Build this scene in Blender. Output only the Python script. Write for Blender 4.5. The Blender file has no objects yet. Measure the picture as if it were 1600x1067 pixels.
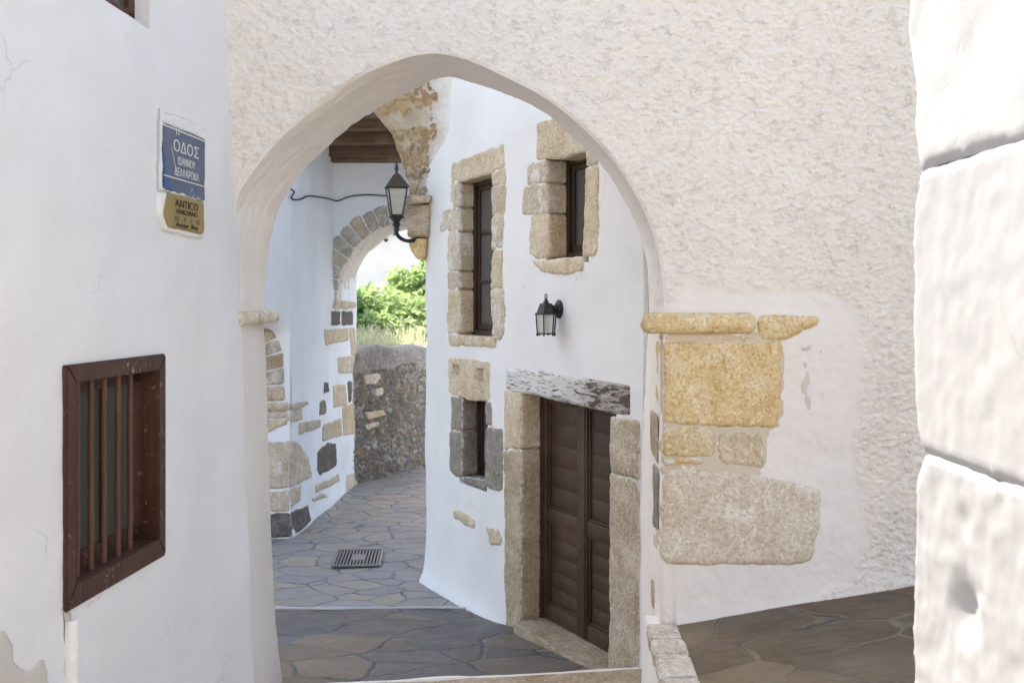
import bpy, bmesh, math, random
import numpy as np
from mathutils import Matrix, Vector
from mathutils.geometry import delaunay_2d_cdt

sc = bpy.context.scene
C = sc.collection
H = 2.87                      # eye height above the far passage floor

# ------------------------------------------------------------------ camera, sky, sun, exposure
cam_d = bpy.data.cameras.new("camera"); cam = bpy.data.objects.new("camera", cam_d); C.objects.link(cam)
cam.location = (0, 0, H); cam.rotation_euler = (math.pi/2, 0, 0)
cam_d.lens = 36; cam_d.sensor_width = 36; cam_d.shift_y = -61.5/1600
cam_d.clip_start = 0.05; cam_d.clip_end = 600
cam_d.dof.use_dof = True; cam_d.dof.focus_distance = 7.8; cam_d.dof.aperture_fstop = 4.5
sc.camera = cam

SUN_EL, SUN_AZ = math.radians(48), math.radians(-26)     # azimuth from +Y towards +X
w = bpy.data.worlds.new("World"); sc.world = w; w.use_nodes = True
nt = w.node_tree; bg = nt.nodes["Background"]
sky = nt.nodes.new("ShaderNodeTexSky"); sky.sky_type = 'NISHITA'; sky.sun_disc = False
sky.sun_elevation = SUN_EL; sky.sun_rotation = SUN_AZ; sky.dust_density = 2.5; sky.ozone_density = 1.0
nt.links.new(sky.outputs[0], bg.inputs[0]); bg.inputs[1].default_value = 0.15
sd = bpy.data.lights.new("sun", 'SUN'); sd.energy = 2.8; sd.angle = math.radians(0.6); sd.color = (1, .965, .91)
so = bpy.data.objects.new("sun", sd); C.objects.link(so)
sv = Vector((math.sin(SUN_AZ)*math.cos(SUN_EL), math.cos(SUN_AZ)*math.cos(SUN_EL), math.sin(SUN_EL)))
so.rotation_euler = sv.to_track_quat('Z', 'Y').to_euler(); so.location = (-10, 10, 20)
sc.view_settings.view_transform = 'Standard'; sc.view_settings.look = 'None'
sc.view_settings.use_white_balance = True; sc.view_settings.white_balance_temperature = 7600
sc.view_settings.exposure = 1.97; sc.view_settings.gamma = 1
sc.cycles.max_bounces = 10; sc.cycles.diffuse_bounces = 7; sc.cycles.glossy_bounces = 3
sc.cycles.transmission_bounces = 4; sc.cycles.use_denoising = True; sc.cycles.denoising_prefilter = 'NONE'; sc.cycles.denoising_input_passes = 'RGB_ALBEDO_NORMAL'
sc.cycles.sample_clamp_indirect = 6

# ------------------------------------------------------------------ numeric noise
def _h(ix, iy, iz, s):
    n = (ix*374761393 + iy*668265263 + iz*2147483647 + s*974634777) & 0xffffffff
    n = ((n ^ (n >> 13))*1274126177) & 0xffffffff
    n = ((n ^ (n >> 15))*2246822519) & 0xffffffff
    return (n ^ (n >> 16)) & 0xffffffff
_G = np.array([[1,1,0],[-1,1,0],[1,-1,0],[-1,-1,0],[1,0,1],[-1,0,1],[1,0,-1],[-1,0,-1],[0,1,1],[0,-1,1],[0,1,-1],[0,-1,-1]], float)
def gn(p, seed=0):
    p = np.asarray(p, float); i = np.floor(p).astype(np.int64); f = p-i
    u = f*f*f*(f*(f*6-15)+10); r = 0
    for dx in (0, 1):
        for dy in (0, 1):
            for dz in (0, 1):
                g = _G[_h(i[:,0]+dx, i[:,1]+dy, i[:,2]+dz, seed) % 12]
                d = (g*(f-np.array([dx,dy,dz]))).sum(1)
                wt = (u[:,0] if dx else 1-u[:,0])*(u[:,1] if dy else 1-u[:,1])*(u[:,2] if dz else 1-u[:,2])
                r = r+wt*d
    return r
def fbm(p, s, o=3, seed=0):
    p = np.asarray(p, float)*s; a, r = 1., 0
    for k in range(o):
        r = r+a*gn(p, seed+k); p = p*2.03+7.1; a *= .5
    return r
def cells(x, y, seed=0):
    ix, iy = np.floor(x).astype(np.int64), np.floor(y).astype(np.int64)
    f1 = np.full(x.shape, 9.); f2 = f1.copy(); cid = np.zeros(x.shape, np.int64)
    for dx in (-1, 0, 1):
        for dy in (-1, 0, 1):
            h = _h(ix+dx, iy+dy, ix*0+3, seed)
            px = ix+dx+.1+.8*((h & 1023)/1023.); py = iy+dy+.1+.8*(((h >> 10) & 1023)/1023.)
            d = np.hypot(px-x, py-y)
            n = d < f1
            f2 = np.where(n, f1, np.minimum(f2, d)); cid = np.where(n, h, cid); f1 = np.where(n, d, f1)
    return f1, f2-f1, cid

# ------------------------------------------------------------------ materials
class M:
    def __init__(s, name):
        s.m = bpy.data.materials.new(name); s.m.use_nodes = True
        s.t = s.m.node_tree; s.b = s.t.nodes["Principled BSDF"]
        s.co = s.t.nodes.new("ShaderNodeTexCoord").outputs["Object"]
    def L(s, a, b): s.t.links.new(a, b)
    def setv(s, sock, v):
        if hasattr(v, "links") or isinstance(v, bpy.types.NodeSocket): s.L(v, sock)
        elif isinstance(v, (tuple, list)) and len(v) == 3 and sock.type == 'RGBA': sock.default_value = (*v, 1)
        else: sock.default_value = v
    def map(s, scale=(1,1,1), rot=(0,0,0), co=None):
        n = s.t.nodes.new("ShaderNodeMapping"); s.L(co or s.co, n.inputs[0])
        n.inputs["Scale"].default_value = scale; n.inputs["Rotation"].default_value = rot
        return n.outputs[0]
    def noise(s, sc_, det=4, rough=.55, co=None, dist=0, out="Fac"):
        n = s.t.nodes.new("ShaderNodeTexNoise"); s.L(co or s.co, n.inputs["Vector"])
        n.inputs["Scale"].default_value = sc_; n.inputs["Detail"].default_value = det
        n.inputs["Roughness"].default_value = rough; n.inputs["Distortion"].default_value = dist
        return n.outputs[out]
    def vor(s, sc_, feature='F1', co=None, out="Distance", rnd=1):
        n = s.t.nodes.new("ShaderNodeTexVoronoi"); n.feature = feature; s.L(co or s.co, n.inputs["Vector"])
        n.inputs["Scale"].default_value = sc_; n.inputs["Randomness"].default_value = rnd
        return n.outputs[out]
    def ramp(s, fac, stops, interp='LINEAR'):
        n = s.t.nodes.new("ShaderNodeValToRGB"); s.L(fac, n.inputs[0]); cr = n.color_ramp; cr.interpolation = interp
        while len(cr.elements) < len(stops): cr.elements.new(.5)
        for e, (p, c) in zip(cr.elements, stops):
            e.position = p; e.color = (*c, 1) if isinstance(c, (tuple, list)) else (c, c, c, 1)
        return n.outputs[0]
    def mix(s, fac, a, b, mode='MIX'):
        n = s.t.nodes.new("ShaderNodeMix"); n.data_type = 'RGBA'; n.blend_type = mode
        s.setv(n.inputs[0], fac); s.setv(n.inputs[6], a); s.setv(n.inputs[7], b); return n.outputs[2]
    def math(s, op, a, b=0, clamp=False):
        n = s.t.nodes.new("ShaderNodeMath"); n.operation = op; n.use_clamp = clamp
        s.setv(n.inputs[0], a); s.setv(n.inputs[1], b); return n.outputs[0]
    def rnd(s):
        return s.t.nodes.new("ShaderNodeObjectInfo").outputs["Random"]
    def attr(s, name, out="Fac"):
        n = s.t.nodes.new("ShaderNodeAttribute"); n.attribute_name = name; return n.outputs[out]
    def bump(s, h, strength=.5, dist=.01):
        n = s.t.nodes.new("ShaderNodeBump"); n.inputs["Strength"].default_value = strength
        n.inputs["Distance"].default_value = dist; s.L(h, n.inputs["Height"]); s.L(n.outputs[0], s.b.inputs["Normal"])
    def fin(s, col, rough=.85, spec=.3, metal=0):
        s.setv(s.b.inputs["Base Color"], col); s.setv(s.b.inputs["Roughness"], rough)
        s.b.inputs["Specular IOR Level"].default_value = spec; s.b.inputs["Metallic"].default_value = metal
        return s.m
    def sub(s, co, amt, sc_):     # distorted coordinates
        n = s.t.nodes.new("ShaderNodeTexNoise"); s.L(co, n.inputs["Vector"]); n.inputs["Scale"].default_value = sc_
        n.inputs["Detail"].default_value = 3
        v = s.t.nodes.new("ShaderNodeVectorMath"); v.operation = 'MULTIPLY_ADD'
        s.L(n.outputs["Color"], v.inputs[0]); v.inputs[1].default_value = (amt,)*3; s.L(co, v.inputs[2]); return v.outputs[0]

def plaster(name, c, stain=(.66,.58,.46), amount=.1, bs=.5, fine=60, patch=True):
    m = M(name)
    n1 = m.noise(1.1, 5, .6); n2 = m.noise(7, 6, .65); n3 = m.noise(fine, 5, .65)
    d = tuple(x*.9 for x in c)
    col = m.mix(m.ramp(n1, [(.35, 0), (.7, 1)]), c, d)
    col = m.mix(m.math('MULTIPLY', m.ramp(m.noise(3.3, 8, .72, dist=.4), [(.58, 0), (.72, 1)]), amount), col, stain)
    # hair cracks and small chips
    cr = m.vor(1.7, 'DISTANCE_TO_EDGE', co=m.sub(m.co, .35, 3))
    cr = m.math('MULTIPLY', m.ramp(cr, [(.0, 1), (.006, 0)]), m.ramp(m.noise(2, 2), [(.55, 0), (.62, .5)]))
    col = m.mix(cr, col, tuple(x*.55 for x in c))
    hgt = m.math('ADD', m.math('MULTIPLY', n2, .9), m.math('MULTIPLY', n3, .25))
    hgt = m.math('ADD', hgt, m.math('MULTIPLY', m.noise(2.2, 3), 2.0))
    m.bump(hgt, bs, .012)
    return m.fin(col, .9, .2)

def stonemat(name, c1, c2, c3, wash=0., bs=.8, scale=1., washc=(.78,.77,.76), grain=0):
    m = M(name); r = m.rnd()
    off = m.t.nodes.new("ShaderNodeVectorMath"); off.operation = 'ADD'; m.L(m.co, off.inputs[0])
    cmb = m.t.nodes.new("ShaderNodeCombineXYZ"); m.L(m.math('MULTIPLY', r, 37), cmb.inputs[0]); m.L(m.math('MULTIPLY', r, 91), cmb.inputs[2])
    m.L(cmb.outputs[0], off.inputs[1]); co = off.outputs[0]
    n1 = m.noise(3.2*scale, 7, .65, co=co, dist=.5); n2 = m.noise(14*scale, 6, .7, co=co); n3 = m.noise(48, 2, .5, co=co)
    col = m.ramp(m.math('ADD', m.math('MULTIPLY', n1, .65), m.math('MULTIPLY', n2, .35)), [(.38, c1), (.5, c2), (.6, c3)])
    col = m.mix(m.math('MULTIPLY', m.ramp(m.noise(34*scale, 5, .75, co=co), [(.52, 0), (.66, 1)]), .3), col, tuple(x*.55 for x in c1))
    col = m.mix(m.ramp(r, [(0, .0), (1, .18)]), col, tuple(x*.62 for x in c2))
    if wash:
        k = m.ramp(m.noise(5.5, 8, .7, co=co, dist=.3), [(.62-wash*.35, 0), (.67-wash*.35, 1)])
        col = m.mix(m.math('MULTIPLY', k, .85), col, washc)
    sp1 = m.ramp(m.noise(44, 2, .6, co=co), [(.36, 1), (.46, 0)]); sp2 = m.ramp(m.noise(38, 2, .6, co=m.map((1, 1, 1), rot=(1, 0, 1), co=co)), [(.56, 0), (.66, 1)])
    col = m.mix(m.math('MULTIPLY', sp1, .45), col, tuple(x*.62 for x in c1)); col = m.mix(m.math('MULTIPLY', sp2, .5), col, tuple(min(.85, x*1.22) for x in c3))
    lapn = m.math('ADD', m.attr('lap'), m.math('MULTIPLY', m.math('SUBTRACT', m.noise(17, 5, .7), .5), 1.5))
    lapk = m.math('MULTIPLY', m.ramp(lapn, [(.8, 0), (1.05, 1)]), m.ramp(m.attr('lap'), [(0, 0), (.12, 1)]))
    col = m.mix(m.math('MULTIPLY', lapk, .8), col, (.74,.725,.71))
    pit = m.ramp(m.vor(30*scale, co=m.sub(co, .05, 20)), [(.0, 0), (.3, 1)])
    hh = m.math('ADD', m.math('MULTIPLY', n2, 1.), m.math('MULTIPLY', n3, .45))
    hh = m.math('ADD', hh, m.math('MULTIPLY', pit, .5)); hh = m.math('SUBTRACT', hh, m.math('MULTIPLY', sp1, .25))
    if grain:
        g = m.noise(30, 4, .6, co=m.map((.12, 1, 1.6) if grain == 1 else (1.6, 1, .12), co=co)); hh = m.math('ADD', hh, m.math('MULTIPLY', g, .8))
    m.bump(hh, min(1, bs), .011)
    return m.fin(col, .9, .15)

def woodmat(name, c1, c2, rough=.42, fleck=0., fleckc=(.6,.5,.4), axis=2, bs=.35, spec=.4):
    m = M(name); sc_ = [14, 14, 14]; sc_[axis] = .9
    g = m.noise(2.4, 7, .65, co=m.map(tuple(sc_)), dist=.6); g2 = m.noise(9, 5, .6, co=m.map(tuple(sc_)))
    col = m.mix(g, c1, c2)
    col = m.mix(m.math('MULTIPLY', m.ramp(m.noise(3, 5), [(.5, 0), (.75, 1)]), .35), col, tuple(min(1, x*2+.01) for x in c2))
    hh = m.math('ADD', g, m.math('MULTIPLY', g2, .6))
    if fleck:
        k = m.ramp(m.noise(30, 5, .7), [(.72-fleck, 0), (.75-fleck, 1)])
        k2 = m.ramp(m.noise(2.5, 3), [(.4, 0), (.62, 1)])
        k = m.math('MULTIPLY', k, k2); col = m.mix(k, col, fleckc); hh = m.math('SUBTRACT', hh, k)
    m.bump(hh, bs, .006)
    return m.fin(col, m.ramp(g, [(.3, rough-.08), (.7, rough+.18)]), spec)

WHITE = plaster('white_plaster', (.80, .79, .78), amount=.10, bs=.45)
def stuccomat():
    m = M('rough_stucco'); c = (.745, .70, .645); rg = m.attr('rough')
    co = m.map((1, 1, 1.3)); big = m.ramp(m.noise(1.3, 4, .6), [(.35, .7), (.6, 1)])
    n1 = m.noise(34, 2, .5, co=co); n2 = m.noise(75, 1, .5)
    cre = m.math('ABSOLUTE', m.math('SUBTRACT', m.noise(21, 3, .6, co=m.map((1, 1, 1.5), rot=(0, .5, 0)), dist=.5), .5))
    cre = m.math('MULTIPLY', m.ramp(cre, [(.0, 1), (.035, 0)]), m.ramp(m.noise(13, 3), [(.5, 0), (.6, 1)]))
    h = m.math('MULTIPLY', n1, 2.2)
    h = m.math('ADD', h, m.math('MULTIPLY', n2, .5)); h = m.math('SUBTRACT', h, m.math('MULTIPLY', cre, .8))
    h = m.math('MULTIPLY', m.math('MULTIPLY', h, big), m.math('ADD', m.math('MULTIPLY', rg, .93), .07))
    h = m.math('ADD', h, m.math('MULTIPLY', m.noise(9, 5), .5))
    m.bump(h, .7, .0075)
    k = m.math('MULTIPLY', m.ramp(m.noise(8, 5, .7, co=m.map((1, 1, 2.4)), dist=.6), [(.57, 0), (.68, 1)]), m.ramp(m.noise(1.6, 3), [(.42, .12), (.62, .6)]))
    k = m.math('MULTIPLY', m.math('MULTIPLY', k, rg), m.ramp(n1, [(.35, 1), (.62, .25)]))
    col = m.mix(m.ramp(m.noise(1.2, 4), [(.35, 0), (.7, 1)]), c, (.715, .67, .615))
    col = m.mix(rg, (.74, .705, .675), col)
    col = m.mix(k, col, (.66, .54, .34)); col = m.mix(m.math('MULTIPLY', m.math('MULTIPLY', cre, rg), .12), col, (.5, .41, .30))
    return m.fin(col, .92, .15)
STUCCO = stuccomat()
SOFFIT = plaster('soffit_plaster', (.86, .81, .765), stain=(.7,.6,.45), amount=.12, bs=.5)
DOORWH = plaster('house_plaster', (.79, .80, .81), amount=.04, bs=.25)
SKYBLUEWH = plaster('skylight_blue_limewash', (.80, .86, .95), amount=.05, bs=.3)  # white limewash with the blue of the skylight mixed into its colour
MORTAR = plaster('tan_mortar', (.62,.53,.43), stain=(.5,.38,.24), amount=.4, bs=.7)
YEL2 = stonemat('greenish_sandstone', (.56,.42,.21), (.66,.53,.32), (.72,.64,.46), bs=1., scale=1.3)
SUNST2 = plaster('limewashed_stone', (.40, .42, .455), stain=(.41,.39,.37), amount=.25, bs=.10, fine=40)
BRIGHTW = plaster('fresh_whitewash', (.9, .9, .9), amount=.02, bs=.1)
PEACH = stonemat('pale_peach_stone', (.60,.49,.36), (.72,.61,.49), (.78,.71,.62), wash=.25, bs=.7)
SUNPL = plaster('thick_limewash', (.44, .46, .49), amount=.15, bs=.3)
YEL = stonemat('ochre_sandstone', (.62,.43,.20), (.75,.56,.31), (.80,.67,.47), bs=1.0, scale=1.6)
CREAM = stonemat('cream_sandstone', (.50,.39,.26), (.62,.52,.38), (.70,.62,.51), wash=.0, bs=.9)
BEIGE = stonemat('beige_marble', (.44,.36,.26), (.54,.47,.37), (.64,.58,.49), wash=.0, bs=.9)
PALE = stonemat('pale_marble', (.46,.39,.30), (.60,.53,.44), (.71,.66,.59), wash=.2, washc=(.72,.69,.66), bs=.9)
GREYST = stonemat('grey_trachyte', (.19,.17,.15), (.28,.255,.225), (.36,.33,.29), bs=.9)
DARKST = stonemat('dark_trachyte', (.09,.08,.085), (.15,.135,.135), (.22,.20,.19), bs=.9)
JAMB = stonemat('door_jamb_stone', (.37,.30,.22), (.52,.44,.34), (.62,.56,.47), bs=1.2, grain=2)
JAMBG = stonemat('weathered_jamb_stone', (.36,.29,.19), (.47,.39,.28), (.55,.48,.38), bs=1.2)
BIGLOW = stonemat('mottled_block_stone', (.60,.50,.38), (.70,.61,.50), (.80,.73,.63), wash=.15, washc=(.78,.72,.66), bs=.9, scale=1.5)
SUNST = stonemat('limewashed_block', (.46,.41,.34), (.53,.49,.44), (.58,.56,.52), wash=.45, washc=(.60,.595,.59), bs=.7)
WALLST = stonemat('soffit_rubble', (.5,.32,.15), (.62,.5,.36), (.7,.66,.6), bs=1)
DOORW = woodmat('dark_brown_door_paint', (.036,.017,.010), (.070,.038,.023), rough=.5, fleck=.03, fleckc=(.18,.13,.09), axis=0, bs=.35)
FRAMEW = woodmat('dark_window_wood', (.022,.012,.009), (.045,.024,.018), rough=.35)
REDW = woodmat('red_brown_painted_wood', (.044,.018,.012), (.082,.035,.024), rough=.5, fleck=.11, fleckc=(.42,.28,.17), bs=.6)
RUST = woodmat('rusty_bar_paint', (.08,.033,.024), (.15,.07,.048), rough=.6, fleck=.05, fleckc=(.45,.30,.18), bs=.9)
OLDW = woodmat('old_roof_timber', (.07,.045,.032), (.26,.19,.14), rough=.8, axis=0, bs=1.2, spec=.15)

OLDW2 = woodmat('old_roof_boards', (.05,.033,.025), (.17,.125,.095), rough=.85, axis=1, bs=1., spec=.1)
def lintelmat():
    m = M('flaking_painted_beam')
    g = m.noise(2.2, 6, .68, co=m.map((1.5, 4, 8)), dist=1.2)
    g2 = m.noise(5, 6, .7, co=m.map((1.2, 4, 12)), dist=.5)
    sx = m.t.nodes.new("ShaderNodeSeparateXYZ"); m.L(m.co, sx.inputs[0])
    gx = m.math('MULTIPLY_ADD', sx.outputs[0], .9); gx.node.inputs[2].default_value = .9
    gx = m.math('ADD', gx, m.math('MULTIPLY', m.math('SUBTRACT', m.noise(4, 4), .5), .7), clamp=True)
    th = m.math('SUBTRACT', g, m.math('MULTIPLY', m.math('SUBTRACT', gx, .35), .16))
    paint = m.ramp(th, [(.41, 0), (.45, 1)])
    paint = m.math('MULTIPLY', paint, m.ramp(g2, [(.36, .15), (.44, 1)]))
    bare = m.mix(g2, (.05,.036,.028), (.19,.145,.11))
    white = m.mix(gx, (.70,.69,.68), (.27,.22,.185))
    col = m.mix(paint, bare, white)
    m.bump(m.math('ADD', m.math('MULTIPLY', paint, .8), m.math('MULTIPLY', g2, 1.)), 1., .012)
    return m.fin(col, .75, .25)
LINTEL = lintelmat()

def flat(name, c, rough=.5, spec=.4, metal=0, bump=0, var=.12):
    m = M(name); n = m.noise(22, 5, .65)
    col = m.mix(n, tuple(x*(1-var) for x in c), tuple(min(1, x*(1+var)) for x in c))
    if bump: m.bump(m.noise(80, 4), bump, .003)
    return m.fin(col, rough, spec, metal)
IRON = flat('black_iron', (.018,.018,.019), .45, .5, bump=.3)
COPPER = flat('brown_lantern_roof', (.06,.042,.034), .5, .4, bump=.3)
CEMENT = flat('grey_white_cement', (.50,.51,.53), .9, .1, bump=.5)
CABLE = flat('cable_rubber', (.05,.05,.055), .6)
PIPE = flat('white_pipe_paint', (.80,.795,.78), .5)
GRATE = flat('galvanised_grate', (.16,.17,.20), .45, .5, .4, bump=.4)
DRAINSHADE = flat('drain_shade', (.01,.01,.01), .9)
BARE = flat('bare_render', (.60,.555,.50), .95, .1, bump=.6, var=.1)
CRACK = flat('crack_dark', (.12,.10,.08), .95, .1)
BULB = flat('frosted_bulb', (.62,.55,.45), .4)
def glass(name, c, rough=.08, spec=.6):
    m = M(name); n = m.noise(1.5, 2); col = m.mix(n, tuple(x*.8 for x in c), c)
    return m.fin(col, rough, spec)
PANE = glass('curtained_glass', (.10,.098,.095), .15)
PANEG = glass('dusty_green_glass', (.085,.082,.066), .35, .4)
def clear(name, c, a):
    m = M(name); n = m.noise(6, 3)
    m.b.inputs["Alpha"].default_value = a
    return m.fin(m.mix(n, c, tuple(x*.85 for x in c)), .15, .6)
LAMPG = clear('lantern_glass', (.60,.68,.66), .55)
LAMPG2 = clear('lantern_glass_dusty', (.50,.52,.48), .75)

def paving(name, c, joint, scale, big=1.0, wet=.55, blue=(.15,.18,.23)):
    m = M(name)
    co = m.sub(m.map((scale, scale*1.3, 1)), .22, 1.6)
    co = m.sub(co, .05, 7)
    e = m.vor(1, 'DISTANCE_TO_EDGE', co=co); cc = m.vor(1, 'F1', co=co, out="Color")
    sp = m.t.nodes.new("ShaderNodeSeparateColor"); m.L(cc, sp.inputs[0])
    jn = m.math('ADD', e, m.math('MULTIPLY', m.math('SUBTRACT', m.noise(5, 4), .5), .05))
    j = m.ramp(jn, [(.012, 1), (.032, 0)])
    jd = m.ramp(jn, [(.004, 1), (.018, 0)])
    col = m.ramp(sp.outputs[0], [(0, c[0]), (.22, c[1]), (.45, c[2]), (.66, c[3]), (.85, c[4])], 'CONSTANT')
    col = m.mix(.2, col, m.ramp(m.noise(1.6, 6, .65, dist=1), [(.3, c[1]), (.5, c[2]), (.7, c[3])]))
    vein = m.noise(4.5, 7, .7, co=m.map((1, 3.2, 1), rot=(0,0,.4)), dist=1.2)
    col = m.mix(m.ramp(vein, [(.4, 0), (.7, .55)]), col, c[5])
    col = m.mix(m.math('MULTIPLY', m.ramp(m.noise(11, 6, .7), [(.5, 0), (.68, 1)]), .35), col, tuple(x*.55 for x in c[1]))
    # the mortar is grey, in places painted blue
    col = m.mix(m.math('MULTIPLY', m.ramp(m.noise(.8, 5, .65), [(.45, 0), (.7, 1)]), .45), col, joint)
    jc = m.mix(m.ramp(m.noise(.9, 3), [(.48, 0), (.56, 1)]), joint, blue)
    col = m.mix(m.math('MULTIPLY', j, .85), col, jc)
    col = m.mix(m.math('MULTIPLY', jd, m.ramp(m.noise(1.7, 3), [(.42, 0), (.55, .8)])), col, (.035,.033,.033))
    hh = m.math('ADD', m.math('MULTIPLY', m.ramp(jn, [(.0, 0), (.05, 1)]), 1.1), m.math('MULTIPLY', vein, .9))
    hh = m.math('ADD', hh, m.math('MULTIPLY', sp.outputs[1], .8))
    hh = m.math('ADD', hh, m.math('MULTIPLY', m.noise(24, 6, .75), .9))
    m.bump(hh, 1., .02)
    rg = m.ramp(m.noise(3, 4), [(.35, wet-.08), (.7, wet+.2)])
    return m.fin(col, rg, .4)
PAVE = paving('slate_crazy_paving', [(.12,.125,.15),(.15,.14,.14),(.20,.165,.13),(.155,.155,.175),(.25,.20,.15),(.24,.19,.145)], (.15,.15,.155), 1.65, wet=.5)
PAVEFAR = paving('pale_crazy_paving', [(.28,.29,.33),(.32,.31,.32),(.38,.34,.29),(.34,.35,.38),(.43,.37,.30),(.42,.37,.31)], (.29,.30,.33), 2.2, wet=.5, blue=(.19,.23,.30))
PALEPAVE = paving('sunny_street_paving', [(.48,.42,.35),(.50,.44,.37),(.54,.48,.40),(.48,.43,.36),(.58,.51,.42),(.55,.49,.41)], (.66,.62,.56), 1.6, wet=.7, blue=(.62,.6,.57))
PAVEBR = paving('brown_crazy_paving', [(.125,.085,.052),(.165,.115,.07),(.21,.15,.093),(.12,.086,.056),(.26,.19,.12),(.27,.20,.13)], (.29,.235,.165), 1.6, wet=.65, blue=(.17,.145,.115))
STEPST = stonemat('step_slab_stone', (.30,.22,.15), (.40,.32,.23), (.50,.43,.34), bs=.9, grain=1)

def attrstone(name, ramp_, mortar, th=(.05,.13), bs=.9, wash=0):
    m = M(name); c = m.attr('cell'); e = m.attr('edge')
    col = m.ramp(c, ramp_, 'LINEAR')
    n = m.noise(22, 6, .7); col = m.mix(m.math('MULTIPLY', m.ramp(n, [(.4, 0), (.7, 1)]), .5), col, tuple(x*.5 for x in mortar))
    e2 = m.math('ADD', e, m.math('MULTIPLY', m.math('SUBTRACT', m.noise(14, 4), .5), .16))
    k = m.ramp(e2, [(th[0], 1), (th[1], 0)])
    mc = m.mix(m.noise(5, 5), mortar, tuple(x*.8 for x in mortar)); mc = m.mix(m.ramp(m.attr('white'), [(.55, 0), (1, 1)]), mc, (.77,.77,.77))
    col = m.mix(k, col, mc)
    m.bump(m.math('ADD', n, m.math('MULTIPLY', m.noise(60, 4), .4)), bs, .012)
    return m.fin(col, .92, .15)
RUBBLE = attrstone('rubble_masonry', [(0, (.20,.15,.10)), (.2, (.31,.30,.29)), (.38, (.20,.205,.22)), (.55, (.33,.25,.17)), (.72, (.42,.41,.40)), (.86, (.24,.235,.23)), (1, (.50,.48,.45))], (.22,.205,.19), (.16,.3))
TRANS = attrstone('plastered_rubble_arch', [(0, (.34,.21,.11)), (.2, (.50,.36,.22)), (.4, (.27,.19,.13)), (.6, (.46,.35,.24)), (.8, (.40,.27,.15)), (1, (.58,.47,.34))], (.53,.46,.37), (.07,.15))
VOUS = stonemat('grey_voussoir_stone', (.36,.325,.28), (.48,.44,.39), (.58,.54,.50), wash=.3, washc=(.62,.61,.60), bs=1.)
VOUSL = stonemat('washed_voussoir_stone', (.52,.46,.40), (.64,.60,.57), (.72,.70,.69), wash=.6, bs=.9)
COPING = stonemat('grey_cement_coping', (.24,.23,.22), (.31,.30,.29), (.38,.37,.36), bs=.8)
GROUND = flat('dry_earth', (.20,.17,.12), .95, .1, bump=.6, var=.3)

# ------------------------------------------------------------------ object helpers
def mesh(name, v, f, m, parent=None, smooth=True, attrs=None, uvcol=None):
    me = bpy.data.meshes.new(name); me.from_pydata([tuple(map(float, p)) for p in v], [], [tuple(map(int, q)) for q in f])
    if smooth: me.polygons.foreach_set('use_smooth', [True]*len(me.polygons))
    if attrs:
        for k, a in attrs.items():
            at = me.attributes.new(k, 'FLOAT', 'POINT'); at.data.foreach_set('value', np.asarray(a, np.float32))
    me.materials.append(m); me.update()
    o = bpy.data.objects.new(name, me); C.objects.link(o)
    if parent: o.parent = parent
    return o
def tag(o, label=None, cat=None, group=None, kind=None):
    if label: o['label'] = label
    if cat: o['category'] = cat
    if group: o['group'] = group
    if kind: o['kind'] = kind
    return o
def thing(name, label, cat, frame=None, loc=(0,0,0), group=None):
    o = bpy.data.objects.new(name, None); C.objects.link(o); o.empty_display_size = .2
    o.matrix_world = frame.M if frame else Matrix.Translation(loc)
    return tag(o, label, cat, group)

class Frame:
    def __init__(s, O, ex):
        s.O = np.array(O, float); e = np.array(ex, float); s.ex = e/np.linalg.norm(e); s.ey = np.array((-s.ex[1], s.ex[0]))
        s.M = Matrix(((s.ex[0], s.ey[0], 0, O[0]), (s.ex[1], s.ey[1], 0, O[1]), (0, 0, 1, 0), (0, 0, 0, 1)))
    def hit(s, u, v, t=0):
        dx, dz = (u-800)/1600, (472-v)/1600
        Y = (t+s.ey @ s.O)/(s.ey[0]*dx+s.ey[1]); p = np.array((dx*Y, Y))-s.O
        return (float(s.ex @ p), H+dz*Y)
    def poly(s, pts, t=0): return [s.hit(u, v, t) for u, v in pts]
    def at(s, a, b, c): q = s.O+a*s.ex+b*s.ey; return (q[0], q[1], c)

def resample(poly, h, closed=True):
    out = []; n = len(poly)
    for i in range(n if closed else n-1):
        p, q = np.array(poly[i], float), np.array(poly[(i+1) % n], float)
        k = max(1, int(round(np.linalg.norm(q-p)/h)))
        for j in range(k): out.append(p+(q-p)*j/k)
    if not closed: out.append(np.array(poly[-1], float))
    return np.array(out)
def chaikin(poly, n=1, closed=True, w=.25):
    p = [np.array(x, float) for x in poly]
    for _ in range(n):
        q = []; m = len(p)
        for i in range(m if closed else m-1):
            a, b = p[i], p[(i+1) % m]; q += [a*(1-w)+b*w, a*w+b*(1-w)]
        if not closed: q = [p[0]]+q+[p[-1]]
        p = q
    return np.array(p)
def rough_outline(poly, h, amp, seed, freq=6, rnd=1):
    if rnd: # round the corners by a fixed small radius
        p = np.array(poly, float); q = []; n = len(p)
        for i in range(n):
            a, b, c = p[i-1], p[i], p[(i+1) % n]
            l1, l2 = np.linalg.norm(a-b), np.linalg.norm(c-b); r = min(rnd, l1*.35, l2*.35)
            s1 = b+(a-b)/l1*r; s2 = b+(c-b)/l2*r
            q += [s1, (s1+2*b+s2)/4, s2]
        poly = q
    p = resample(poly, h); z = np.zeros(len(p))
    P = np.c_[p, z+seed*3.7]
    return p+amp*np.c_[fbm(P, freq, 4, 11), fbm(P, freq, 4, 57)]*1.4
def inside(P, poly):
    x, y = P[:,0], P[:,1]; r = np.zeros(len(P), bool); n = len(poly)
    for i in range(n):
        x1, y1 = poly[i]; x2, y2 = poly[(i+1) % n]
        if y1 == y2: continue
        c = ((y1 > y) != (y2 > y)) & (x < (x2-x1)*(y-y1)/(y2-y1)+x1); r ^= c
    return r
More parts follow.
